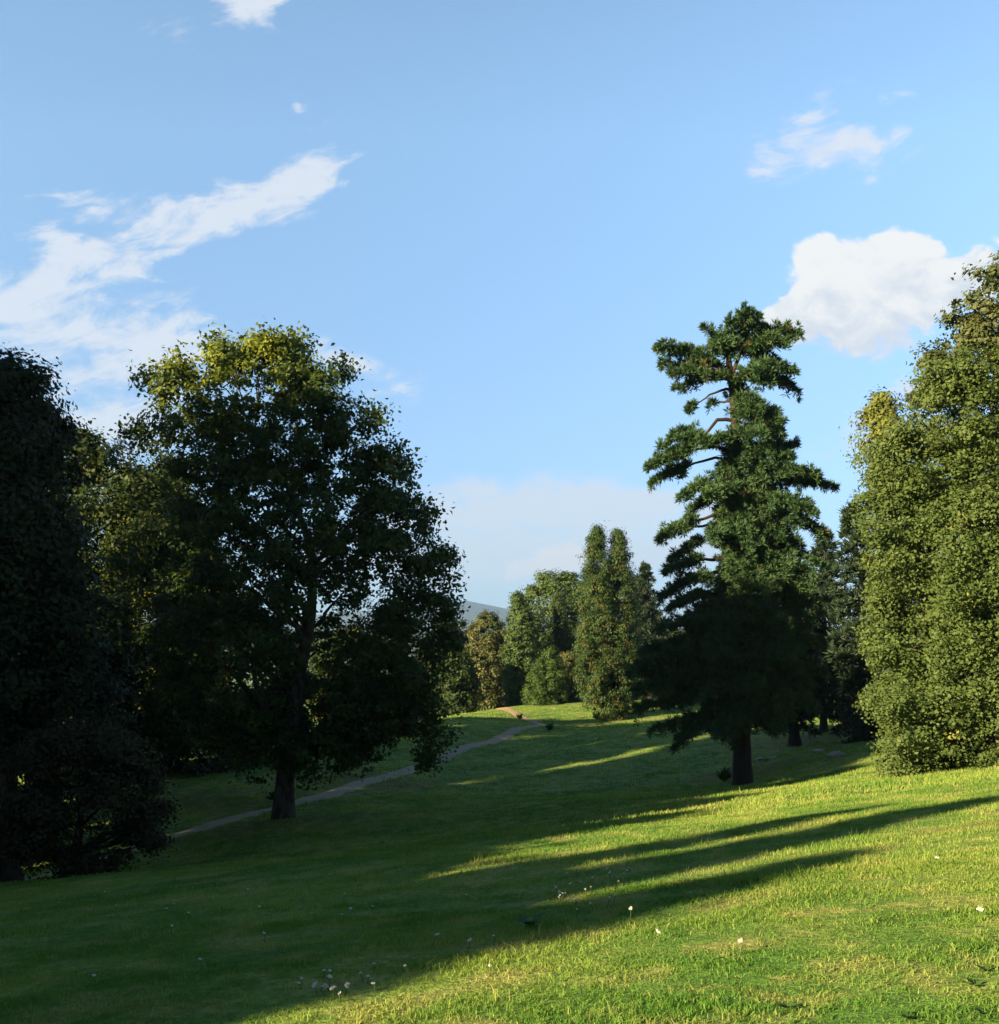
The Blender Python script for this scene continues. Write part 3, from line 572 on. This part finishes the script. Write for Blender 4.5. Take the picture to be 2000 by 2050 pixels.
# ------------------------------------------------------------------ the great pine
def great_pine():
    Y = 57; rng = np.random.default_rng(51); base = base_at(1487, Y)
    root = empty("pine_tree", base, "tall ragged pine with flat wind-swept top and bare lower trunk, right of the middle", "tree")
    W = Wood(); T = []; Pp = lambda px, py, dy=0: np.array(P(px, py, Y)) + np.array([0, dy, 0])
    axis_px = [(1487, 1585), (1486, 1480), (1484, 1350), (1480, 1200), (1478, 1100), (1474, 950), (1471, 850), (1468, 790), (1460, 735), (1457, 700), (1470, 655)]
    ax = np.array([Pp(*a) for a in axis_px]); ax[0] = np.array(base) - [0, 0, .4]; rad = np.array([.62, .47, .43, .40, .35, .29, .24, .21, .18, .13, .05])
    k = np.linspace(0, len(ax) - 1, 40); tr = np.stack([np.interp(k, np.arange(len(ax)), ax[:, c]) for c in range(3)], 1); W.add(tr, 0, 0, 14, rng, .035, radii=np.interp(k, np.arange(len(ax)), rad))
    def on(py): z = (HZ - py) / F * Y; return np.array([np.interp(z, tr[:, 2], tr[:, 0]), Y, z]), np.interp(z, tr[::1, 2], np.interp(k, np.arange(len(ax)), rad))
    # second leader below the top, the dark stem on the right of the gap
    W.add(curve(on(760)[0], Pp(1500, 660), 6, 0, rng, .03), .14, .05, 7)
    # (trunk row, tip px, tip row, pad width, depth offset of the tip, first foliage, sag, density)
    B = [(690, 1405, 662, .35, -.3, .35, .1, 1.0), (680, 1440, 660, .7, .8, .2, .1, 1.2), (690, 1520, 634, .7, 0, .35, .0, 1.2), (700, 1590, 678, 1.1, -.6, .25, .5, 1.2), (705, 1582, 728, .8, .8, .3, 1.0, 1.1), (700, 1550, 665, 1.2, 1.2, .25, .3, 1.2),
         (690, 1480, 650, .9, -1.4, .2, .2, 1.3), (700, 1460, 668, .9, 1.6, .2, .2, 1.2), (720, 1440, 700, .9, -.8, .1, .0, 1.3), (715, 1560, 700, .9, -1.0, .3, .2, 1.2),
         (745, 1312, 706, .95, -.4, .25, .6, 1.15), (750, 1330, 722, .8, .7, .3, .4, 1.1), (755, 1340, 758, .6, -.6, .45, .5, 1.1), (760, 1355, 776, .5, .3, .5, .5, 1.0), (760, 1405, 768, .6, -.9, .4, .3, 1.0), (742, 1400, 702, 1.0, 1.4, .3, .4, 1.1),
         (735, 1600, 778, .8, .3, .35, .6, 1.1), (740, 1575, 762, .9, -1.0, .3, .4, 1.1), (755, 1525, 785, .6, -1.2, .3, .3, 1.2), (770, 1500, 790, .6, 1.2, .2, .2, 1.2), (770, 1495, 765, .5, -1.6, .1, .2, 1.3), (800, 1500, 820, .6, -1.2, .1, .2, 1.2),
         (780, 1376, 824, .45, -.2, .82, .55, .9), (805, 1425, 806, .35, .3, .8, .15, .8),
         (810, 1558, 850, .9, .2, .2, .9, 1.3), (815, 1562, 868, .9, 1.0, .3, .9, 1.2), (830, 1545, 862, .9, -1.3, .2, .7, 1.3), (850, 1555, 880, .8, -.6, .3, .4, 1.2), (830, 1505, 840, .7, -1.6, .1, .3, 1.3), (870, 1500, 890, .7, -1.8, .1, .3, 1.3)]
    for (py, tx, ty, wd, dy, st, sg, dn) in B:
        a, r = on(py); pad(a, Pp(tx, ty, dy * 1.5), wd, rng, dens=dn, start=st, sag=sg, wood=W, r0=max(.05, r * .42), T=T, thick=.28)
    # bare crooked limb on the left that carries the next shelf
    a, r = on(842); e1 = Pp(1434, 842, -.2); e2 = Pp(1404, 880, -.4)
    W.add(np.stack([a, (a + e1) / 2 + [0, 0, .05], e1]), .12, .10, 7); W.add(np.stack([e1, (e1 + e2) / 2, e2]), .10, .07, 7)
    for tip in [(1350, 868, .6), (1322, 896, -.6), (1300, 938, .3), (1365, 905, -1.2), (1385, 860, .8)]: pad(e2, Pp(*tip), .75, rng, dens=1.1, start=.15, sag=.25, wood=W, r0=.06, T=T)
    B2 = [(900, 1298, 938, .8, -.4, .5, .9), (915, 1310, 963, .6, .6, .55, .7), (880, 1392, 905, .8, -1.5, .3, .3), (905, 1596, 890, .55, .2, .45, .0), (900, 1565, 930, 1.1, -1.2, .25, .6), (920, 1600, 960, .9, .8, .4, .7),
          (950, 1668, 980, .55, -.2, .45, .3), (950, 1637, 955, .45, .3, .75, .0), (940, 1610, 965, 1.0, -1.4, .3, .5), (960, 1358, 1000, .8, -.6, .45, .5), (975, 1385, 1030, .7, .5, .45, .5), (985, 1400, 1010, 1.0, -2.0, .2, .4),
          (985, 1632, 1022, .9, .3, .35, .6), (1010, 1641, 1076, .8, -.6, .4, .8), (1000, 1600, 1040, 1.1, -1.8, .25, .6), (1030, 1610, 1080, 1.1, 1.4, .3, .6),
          (1025, 1318, 1082, .85, -.4, .5, .7), (1050, 1340, 1062, .5, .6, .65, .4), (1060, 1348, 1120, .8, .5, .5, .5), (1075, 1405, 1085, .9, -2.2, .2, .3),
          (1120, 1332, 1150, .8, -.5, .55, .8), (1140, 1330, 1195, .8, .4, .55, .8), (1165, 1380, 1165, .6, -1.0, .6, .4), (1190, 1338, 1220, 1.0, -.4, .45, .7)]
    for (py, tx, ty, wd, dy, st, sg) in B2:
        a, r = on(py); pad(a, Pp(tx, ty, dy * 1.5), wd, rng, dens=1.15, start=st, sag=sg, wood=W, r0=max(.06, r * .38), T=T, thick=.3)
    # boughs all round: the body that fills the middle and the depth
    prof = [(880, 1450, 1530), (930, 1400, 1570), (980, 1395, 1600), (1050, 1420, 1625), (1120, 1440, 1640), (1190, 1400, 1645), (1240, 1350, 1625), (1290, 1330, 1620), (1350, 1330, 1615), (1400, 1350, 1600), (1440, 1380, 1580)]
    pz = np.array(sorted([((HZ - p) / F * Y, (l - 1000) / F * Y, (r_ - 1000) / F * Y) for p, l, r_ in prof])); n_b = 165
    for i in range(n_b):
        u = (i + .5) / n_b; z = pz[-1, 0] + (pz[0, 0] - pz[-1, 0]) * u ** .75; l, r_ = np.interp(z, pz[:, 0], pz[:, 1]), np.interp(z, pz[:, 0], pz[:, 2]); x0 = np.interp(z, tr[:, 2], tr[:, 0])
        th = i * 2.39996 + rng.normal(0, .25); c = math.cos(th); rx = (r_ - x0) if c > 0 else (x0 - l); rd = (r_ - l) / 2 * .9; rr = rng.uniform(.72, 1.05)
        low = z < (HZ - 1200) / F * Y
        if not low and c < -.3: rr *= .55
        b = np.array([x0 + c * rx * rr, Y + math.sin(th) * rd * rr, z - rng.uniform(.2, 1.2)])
        pad(np.array([x0, Y, z + .5]), b, min(1.2, rd * .45), rng, dens=.7 if low else .8, start=.25, sag=.5, wood=W, r0=.07, T=T, thick=.35)
    # drooping lowest boughs on the left
    for (py, tx, ty, wd, dy) in [(1250, 1320, 1262, 1.2, -.5), (1280, 1290, 1305, 1.3, .6), (1300, 1262, 1350, 1.2, 0), (1330, 1272, 1385, 1.2, -.9), (1340, 1640, 1350, 1.2, -.6), (1300, 1650, 1290, 1.2, .4), (1360, 1620, 1420, 1.1, -.9), (1380, 1278, 1425, 1.0, 0), (1400, 1345, 1492, .7, -.8), (1410, 1365, 1480, .7, .7), (1425, 1310, 1465, .8, .3), (1400, 1420, 1465, .9, -2.5), (1440, 1462, 1490, .4, -.6), (1420, 1560, 1470, .9, .8), (1400, 1290, 1350, .9, .5), (1320, 1275, 1330, .9, -.6)]:
        a, r = on(py); pad(a, Pp(tx, ty, dy * 1.5), wd, rng, dens=1.05, start=.3, sag=.5, wood=W, r0=.09, T=T, thick=.3)
    v, f, cid = needles(T, .36, rng, 30, .058, .85); cr = rng.random(len(T)); tz = np.array([t[0][2] for t in T])
    old = (cr > .985) | ((tz > 15.2) & (cr > .92)); npmesh('crown', v, f, L_pine, root, {'rnd': np.clip(cr[cid] * .6 + rng.random(len(cid)) * .4, 0, 1), 'yel': old[cid] * .8})
    W.build('trunk', B_red, root)
    W2 = Wood(); W2.add(np.array([Pp(1476, 652), Pp(1478, 640), Pp(1477, 628), Pp(1478, 615)]), .035, .02, 5); W2.build('dead_twig', B_grey, root)
great_pine()

# ------------------------------------------------------------------ dark trees behind the pine
conifer("spruce_tree", "dark spruce whose thin tip rises just right of the pine's crown", [(1062, 1648, 1652), (1110, 1630, 1672), (1200, 1605, 1700), (1330, 1575, 1712), (1440, 1590, 1700)], 82, 1650, 61, tuft=.7, per_m=3.4, wd=.13, nb=13)
conifer("spruce_tree", "dark spruce directly beside the pale green lime tree's left edge", [(1015, 1703, 1708), (1060, 1685, 1735), (1160, 1665, 1780), (1300, 1650, 1800), (1400, 1665, 1790), (1470, 1680, 1780)], 72, 1715, 62, tuft=.65, per_m=3.6, wd=.12, nb=13)
conifer("pine_tree", "shorter shaded pine with leaning trunk behind the tall pine's right side", [(1130, 1590, 1600), (1200, 1540, 1650), (1330, 1510, 1650), (1440, 1520, 1640), (1462, 1550, 1620)], 74, 1592, 63, mat_l=L_fir, tuft=.7, per_m=3.6, wd=.12, nb=13, trunk_r=.42)
leafy_tree("rounded_bush", "dark bush at the foot of the spruces, left of the lime tree", "bush", [(1405, 1690, 1750), (1440, 1675, 1775), (1480, 1680, 1775), (1492, 1690, 1760)], 69, base_at(1720, 69), L_dark, B_dark, 64, n_lobes=24, lobe_r=.8, cpl=9, clump_r=.5, lpc=28, leaf=.25, trunk_r=.2, limbs=3)

# ------------------------------------------------------------------ sunlit trees on the right
def lime_extra(rng, k):
    P_, C_ = [], []
    for i in range(110):
        c = np.array(P(rng.uniform(1880, 2080), rng.uniform(1030, 1420), 36.6 + rng.uniform(-.6, .9)))
        for q in range(4):
            P_.append(c + rng.normal(0, .4, 3) + rng.normal(0, .2, (40, 3))); C_.append(np.full(40, k)); k += 1
    for (px, py, r) in [(1735, 905, .7), (1755, 960, .8), (1715, 1005, .7), (1722, 1060, .7), (1728, 1120, .7), (1740, 1190, .7), (1735, 1250, .6), (1722, 1290, .55), (1745, 1305, .6), (1790, 1330, .8), (1722, 1395, .5), (1740, 1405, .6), (1765, 1440, .7),
                        (1768, 1490, .7), (1770, 1535, .6), (1790, 1555, .6), (1780, 870, .8), (1800, 1010, .9), (1790, 1150, .9), (1800, 1260, .8), (1800, 1400, .8), (1830, 800, .8), (1850, 760, .8), (1860, 900, 1.0), (1840, 1060, 1.0), (1850, 1200, 1.0), (1850, 1350, 1.0), (1830, 1480, .9)]:
        c = np.array(P(px + 28, py, 38.5 + rng.uniform(-1.2, 1.2)))
        for q in range(16):
            P_.append(c + rng.normal(0, r * .5, 3) * [.8, 1, .7] + rng.normal(0, .22, (40, 3)) * [1, 1, .7]); C_.append(np.full(40, k)); k += 1
    p = np.concatenate(P_); return p, unit(rng.normal(size=p.shape) * .6 + np.array([-.4, -.5, .6])), np.concatenate(C_)
leafy_tree("lime_tree", "broad sunlit green tree at the right edge with foliage reaching the grass", "tree",
           [(690, 1960, 2080), (740, 1870, 2150), (800, 1800, 2180), (870, 1765, 2200), (950, 1735, 2240), (1020, 1712, 2260), (1100, 1720, 2260), (1180, 1735, 2260), (1260, 1735, 2260), (1300, 1700, 2260), (1340, 1765, 2255), (1400, 1715, 2250), (1450, 1755, 2250), (1500, 1745, 2240), (1545, 1790, 2200)],
           40, base_at(1985, 40), L_right, B_dark, 171, n_lobes=165, lobe_r=1.2, cpl=20, clump_r=.36, lpc=48, leaf=.145, df=.75, trunk_r=.32, limbs=14, shell=.25, extra=lime_extra, yel=.012, flat=.8, trunk_top=.75)
leafy_tree("lime_tree", "taller bronze-tinted tree rising behind the broad sunlit one at the right edge", "tree",
           [(515, 2000, 2060), (560, 1955, 2120), (610, 1900, 2150), (625, 1870, 2200), (700, 1835, 2250), (760, 1825, 2280), (850, 1830, 2280), (1000, 1820, 2280), (1200, 1830, 2260), (1480, 1850, 2200)],
           50, base_at(2070, 50), L_brown, B_grey, 72, n_lobes=150, lobe_r=1.25, cpl=18, clump_r=.42, lpc=42, leaf=.22, df=.8, trunk_r=.45, limbs=24, shell=.3, flat=1.0, yel=.04, trunk_top=.8)
leafy_tree("leafy_tree", "yellowish slender tree poking out left of the broad sunlit tree", "tree",
           [(793, 1745, 1775), (830, 1728, 1800), (880, 1715, 1830), (930, 1730, 1850), (1000, 1708, 1860), (1100, 1730, 1860), (1300, 1750, 1860), (1450, 1780, 1850)],
           46, base_at(1815, 46), L_right, B_grey, 73, n_lobes=60, lobe_r=.85, cpl=12, clump_r=.45, lpc=40, leaf=.17, trunk_r=.22, limbs=12, shell=.5,
           yfun=lambda p, r: np.clip((p[:, 2] - 7.5) / 2.5, 0, 1) * r.uniform(.1, .75, len(p)))
# ------------------------------------------------------------------ trees left of the frame whose shadows cross the meadow
dxy = np.array([math.cos(R(TRAVEL)), math.sin(R(TRAVEL))]); nxy = np.array([-dxy[1], dxy[0]])
casters = [  # (s across the light, t along the light, top z, half width)
    (8.1, -30, 10.1, 1.4), (10.6, -31, 13.0, 1.58), (12.9, -30, 11.8, 1.15), (15.3, -29, 8.4, 1.5), (20.3, -24, 9.0, 3.7), (26.2, -26, 11.6, 4.0), (16.4, -20, 5.2, 3.4), (9.4, -22, 5.3, 2.4), (12.6, -22, 6.0, 2.6),
    (31, -24, 15.5, 3.2), (35.5, -22, 23.5, 3.6), (40, -18, 24, 4.2), (46, -14, 23.5, 4.8), (54, -12, 23.5, 4.8), (63, -10, 20, 5.0), (73, -10, 17.5, 5.2)]
labs = ["narrow cone tree standing nearest to the viewer left of the view", "slim tall tree second in the row left of the view", "thin spire tree third in the row left of the view",
        "short spire tree fourth in the row left of the view", "broad low tree fifth in the row left of the view", "broad tree sixth in the row left of the view", "low round tree standing in front of the short spire left of the view",
        "low leafy tree between the two nearest narrow trees left of the view", "low leafy tree beside the thin spire tree left of the view", "dense tree seventh in the row left of the view", "tall full tree eighth in the row left of the view",
        "high domed tree ninth in the row left of the view", "tall heavy tree tenth in the row left of the view", "tall broad tree eleventh in the row left of the view", "round topped tree twelfth in the row left of the view", "farthest shade tree in the row left of the view"]
assert len(labs) == len(casters)
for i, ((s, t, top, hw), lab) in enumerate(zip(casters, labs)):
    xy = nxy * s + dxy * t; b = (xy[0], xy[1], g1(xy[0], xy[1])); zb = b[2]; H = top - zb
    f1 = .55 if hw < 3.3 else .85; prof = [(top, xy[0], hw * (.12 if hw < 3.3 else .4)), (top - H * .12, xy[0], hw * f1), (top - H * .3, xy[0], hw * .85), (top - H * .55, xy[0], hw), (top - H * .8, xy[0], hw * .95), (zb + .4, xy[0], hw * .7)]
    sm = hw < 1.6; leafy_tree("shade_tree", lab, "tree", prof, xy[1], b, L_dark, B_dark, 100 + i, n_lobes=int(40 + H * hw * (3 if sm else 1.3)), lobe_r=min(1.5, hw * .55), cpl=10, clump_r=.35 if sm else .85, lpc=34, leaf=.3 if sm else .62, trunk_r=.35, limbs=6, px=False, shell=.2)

# ------------------------------------------------------------------ far woodland behind everything: individuals
rng = np.random.default_rng(9)
proto = {}
for k in range(2):
    proto[k] = leafy_tree("woodland_tree", ["x", "x"][k], "tree", [(0.0 + 16, 0, 1.2), (14, 0, 4.2), (10, 0, 6.3), (5, 0, 6.4), (0.6, 0, 5)], 0, (0, 0, 0), [L_far, L_mid][k], B_dark, 200 + k,
                          n_lobes=60, lobe_r=2.2, cpl=9, clump_r=1.2, lpc=24, leaf=.65, trunk_r=.4, limbs=8, px=False, group="woodland trees far beyond the lawn")
spots = [(-75, 165), (-60, 150), (-48, 175), (-36, 160), (-22, 185), (60, 215), (78, 190), (92, 205), (104, 180), (30, 240), (46, 235), (12, 245), (-90, 130), (118, 160), (72, 150), (90, 135)]
wl = ["far left", "second from the left", "third from the left"]
for i, (x, y) in enumerate(spots):
    src = proto[i % 2]
    if i < 2: o = src
    else:
        o = src.copy(); scene.collection.objects.link(o)
        for ch in src.children: c = ch.copy(); scene.collection.objects.link(c); c.parent = o
    sc_ = rng.uniform(.75, 1.0) * (.8 if x > 0 else .75); o.location = (x, y, g1(x, y) - .3); o.scale = (sc_, sc_, sc_); o.rotation_euler = (0, 0, rng.uniform(0, 6.28))
    o['label'] = "distant woodland tree mostly hidden behind the nearer trees"

# ------------------------------------------------------------------ mountains on the horizon
mm, n = mat("mountain_slopes"); pos = geo_pos(n)
finish(n, bsdf(n, n.mix(n.noise(pos, .004, 6, .6), (.025, .045, .035), (.05, .065, .045)), .95))
def ridge(name, lab, Y, pts, depth, seed):
    rng = np.random.default_rng(seed); xs = np.linspace(pts[0][0], pts[-1][0], 160); px, py = zip(*pts); top = (HZ - np.interp(xs, px, py)) / F * Y
    nz = np.convolve(rng.normal(size=200), np.hanning(9), 'same')[:160]; top = top + nz * Y * .0006; X = (xs - 1000) / F * Y; k = 14; V_ = []
    for j in range(k):
        f = j / (k - 1); hh = math.sin(min(f * 2, 1) * math.pi / 2) if f <= .5 else math.cos((f - .5) * math.pi)
        bump = np.convolve(rng.normal(size=200), np.hanning(13), 'same')[:160] * Y * .0009 * math.sin(f * math.pi)
        V_.append(np.stack([X + bump, np.full(160, Y + (f - .5) * depth), np.where(f == .5, 0, -abs(bump)) - 150 + (top + 150) * hh], 1))
    V_ = np.stack(V_, 1).reshape(-1, 3); ii = np.arange(160 * k).reshape(160, k)
    tag(npmesh(name, V_, np.stack([ii[:-1, :-1], ii[:-1, 1:], ii[1:, 1:], ii[1:, :-1]], -1).reshape(-1, 4), mm, smooth=True), lab, "hills", kind='structure')
ridge("hills", "hazy blue mountain ridge on the horizon between the plane tree and the far trees", 9000, [(-900, 1290), (0, 1262), (500, 1240), (780, 1218), (900, 1204), (935, 1200), (975, 1211), (1020, 1222), (1200, 1248), (1600, 1262), (2900, 1290)], 5000, 3)
ridge("hills", "lower wooded foothills in front of the blue ridge", 5200, [(-900, 1300), (300, 1280), (800, 1262), (1000, 1266), (1300, 1275), (2900, 1300)], 2500, 4)

# ------------------------------------------------------------------ small things
mw, n = mat("white_petals"); finish(n, bsdf(n, (.72, .72, .66), .7)); mst, n = mat("green_stem"); finish(n, bsdf(n, (.07, .12, .03), .7))
mwd, n = mat("weed_leaf"); pos = geo_pos(n); finish(n, bsdf(n, n.mix(n.noise(pos, 20, 2), (.03, .08, .015), (.06, .13, .025)), .5)); mrk, n = mat("pale_rock"); pos = geo_pos(n); finish(n, bsdf(n, n.mix(n.noise(pos, 6, 4), (.2, .18, .16), (.5, .48, .45)), .9, bumped(n, n.noise(pos, 12, 4), .7, .05)))
def ico_blob(c, r, rng, sub=2, flat=.6, rough=.18):
    t = np.linspace(0, np.pi, 9); p = np.linspace(0, 2 * np.pi, 12, endpoint=False); T_, P_ = np.meshgrid(t, p, indexing='ij'); rr = 1 + rough * rng.normal(size=T_.shape); rr[0] = rr[0, 0]; rr[-1] = rr[-1, 0]
    v = np.stack([np.sin(T_) * np.cos(P_) * r[0] * rr, np.sin(T_) * np.sin(P_) * r[1] * rr, np.cos(T_) * r[2] * rr], -1).reshape(-1, 3) + c; ii = np.arange(9 * 12).reshape(9, 12); j = np.roll(ii, -1, 1)
    return v, np.stack([ii[:-1], ii[1:], j[1:], j[:-1]], -1).reshape(-1, 4)
# pale rocks below the leaning pine
for (px, py, r, lab) in [(1527, 1521, .28, "small whitish rock left of the leaning pine's foot"), (1548, 1519, .2, "smallest pale rock just beside the whitish rock"), (1640, 1505, .26, "grey rock close to the leaning pine's right side"), (1675, 1515, .42, "largest flat grey rock right of the leaning pine")]:
    c = unproj(px, py); rg = np.random.default_rng(int(px)); v, f = ico_blob(np.array([0, 0, r * .15]) + c, (r * 1.3, r, r * .5), rg); tag(npmesh("rock", v, f, mrk), lab, "rock", "rocks below the leaning pine")
# umbel flowers
rng = np.random.default_rng(77)
def flower(c, h, r, lab, grp):
    root = empty("wildflower", tuple(c), lab, "flower", grp); W = Wood(); top = c + np.array([rng.normal(0, .03), rng.normal(0, .03), h]); W.add(np.stack([c - [0, 0, .03], (c + top) / 2 + [.01, 0, 0], top]), .006, .004, 5)
    V_, F_, o = [], [], 0; tl = rng.normal(0, .45, 2)
    for i in range(26):
        a = i * 2.4; q = r * math.sqrt((i + .5) / 26); e = top + np.array([math.cos(a) * q, math.sin(a) * q, .01 + (tl[0] * math.cos(a) + tl[1] * math.sin(a)) * q]); v, f = leaves(e[None] + rng.normal(0, .002, (5, 3)), rng.normal(size=(5, 3)) * .3 + [0, 0, 1], r * .7 + .006, rng, .9, 0); V_.append(v); F_.append(f + o); o += len(v)
        if i % 4 == 0: W.add(np.stack([top, (top + e) / 2, e]), .003, .002, 3)
    W.build('stem', mst, root); npmesh('flower_head', np.concatenate(V_), np.concatenate(F_), mw, root)
named = [(860, 1898, "white umbel flower alone on the shaded slope above the lit bank's edge"), (1480, 1911, "white flower head in the sunlit grass at the lower middle right"), (1317, 1889, "white flower head just below the long shadow's edge"), (1390, 1628, "lone tall white-topped weed in the sunlit strip right of the meadow's middle"),
         (1260, 1845, "tall white-topped weed standing in the lowest long shadow"), (1875, 1738, "small white flower in the upper right sunlit grass"), (935, 1908, "white umbel flower close to the lit bank's edge, left of the middle"), (1965, 1843, "small white flower near the right edge of the meadow")]
for px, py, lab in named: flower(unproj(px, py), rng.uniform(.09, .15), rng.uniform(.012, .022), lab, None)
for i in range(64):
    px, py = (rng.uniform(1110, 1260), rng.uniform(1745, 1830)) if i < 26 else ((rng.uniform(60, 1000), rng.uniform(1780, 2000)) if i < 48 else (rng.uniform(600, 760), rng.uniform(1955, 2010)))
    flower(unproj(px, py), rng.uniform(.04, .10), rng.uniform(.006, .016), ["tiny white flower in the cluster in the shaded middle meadow", "tiny white flower scattered on the dark left slope", "tiny white flower along the shadow's edge at the bottom"][0 if i < 26 else (1 if i < 48 else 2)],
           ["white flowers clustered in the middle of the meadow", "white flowers scattered on the shaded slope", "white flowers along the shadow edge"][0 if i < 26 else (1 if i < 48 else 2)])
# broad-leaved weeds
def weed(c, r, n_, name, lab, grp=None, up=.35):
    c = np.array(c); a = rng.uniform(0, 2 * np.pi, n_); l = r * rng.uniform(.6, 1.1, n_); e = c + np.stack([np.cos(a) * l, np.sin(a) * l, l * rng.uniform(up * .4, up * 1.6, n_)], 1); s = np.stack([-np.sin(a), np.cos(a), 0 * a], 1) * l[:, None] * .22
    m_ = (c + e) / 2 + np.stack([0 * a, 0 * a, l * .15], 1); v = np.stack([np.repeat(c[None], n_, 0), m_ - s, e, m_ + s], 1).reshape(-1, 3); tag(npmesh(name, v, np.arange(4 * n_).reshape(-1, 4), mwd), lab, "weed", grp)
for px, py, r, lab in [(1975, 1945, .09, "large broad-leaved weed at the bottom right edge"), (1955, 1975, .08, "dark broad-leaved weed just below the large one at the right edge"), (1785, 1975, .05, "small dark weed left of the large weeds, bottom right"), (1820, 2040, .07, "dark weed cut by the bottom edge, bottom right"), (1970, 2030, .06, "weed in the bottom right corner"), (1580, 2020, .09, "small weed at the bottom, right of the middle"), (1062, 1855, .22, "dark leafy weed in the lowest long shadow")]:
    weed(unproj(px, py), r, 12, "broad_leaf_weed", lab)
for px, py, r, lab in [(1195, 1441, .9, "tuft of dark stems left of the cypress's foot"), (1210, 1440, .7, "second dark tuft close to the cypress's foot"), (1100, 1463, .7, "dark tuft beside the path just below the fork"), (1040, 1441, .6, "thin weed on the mound left of the fork"), (1450, 1565, .7, "low dark plant left of the tall pine's foot")]:
    weed(unproj(px, py), r * .8, 70, "weed_tuft", lab, up=1.1)

# ------------------------------------------------------------------ the air
HAZE = 8e-5
mh, n = mat("haze_air"); pv = n.n('ShaderNodeVolumePrincipled'); pv.inputs['Color'].default_value = (.32, .57, 1.0, 1); pv.inputs['Density'].default_value = HAZE; pv.inputs['Anisotropy'].default_value = .1
ho = n.n('ShaderNodeOutputMaterial'); n.put(ho.inputs[1], pv.outputs[0])
x0, x1, y0, y1, z0, z1 = -12000, 12000, -900, 15500, -420, 900
v = np.array([[x, y, z] for z in (z0, z1) for y in (y0, y1) for x in (x0, x1)], float)
tag(npmesh("haze", v, np.array([[0, 2, 3, 1], [4, 5, 7, 6], [0, 1, 5, 4], [2, 6, 7, 3], [0, 4, 6, 2], [1, 3, 7, 5]]), mh), "thin bluish air fading the distant hills", "haze", kind='stuff')
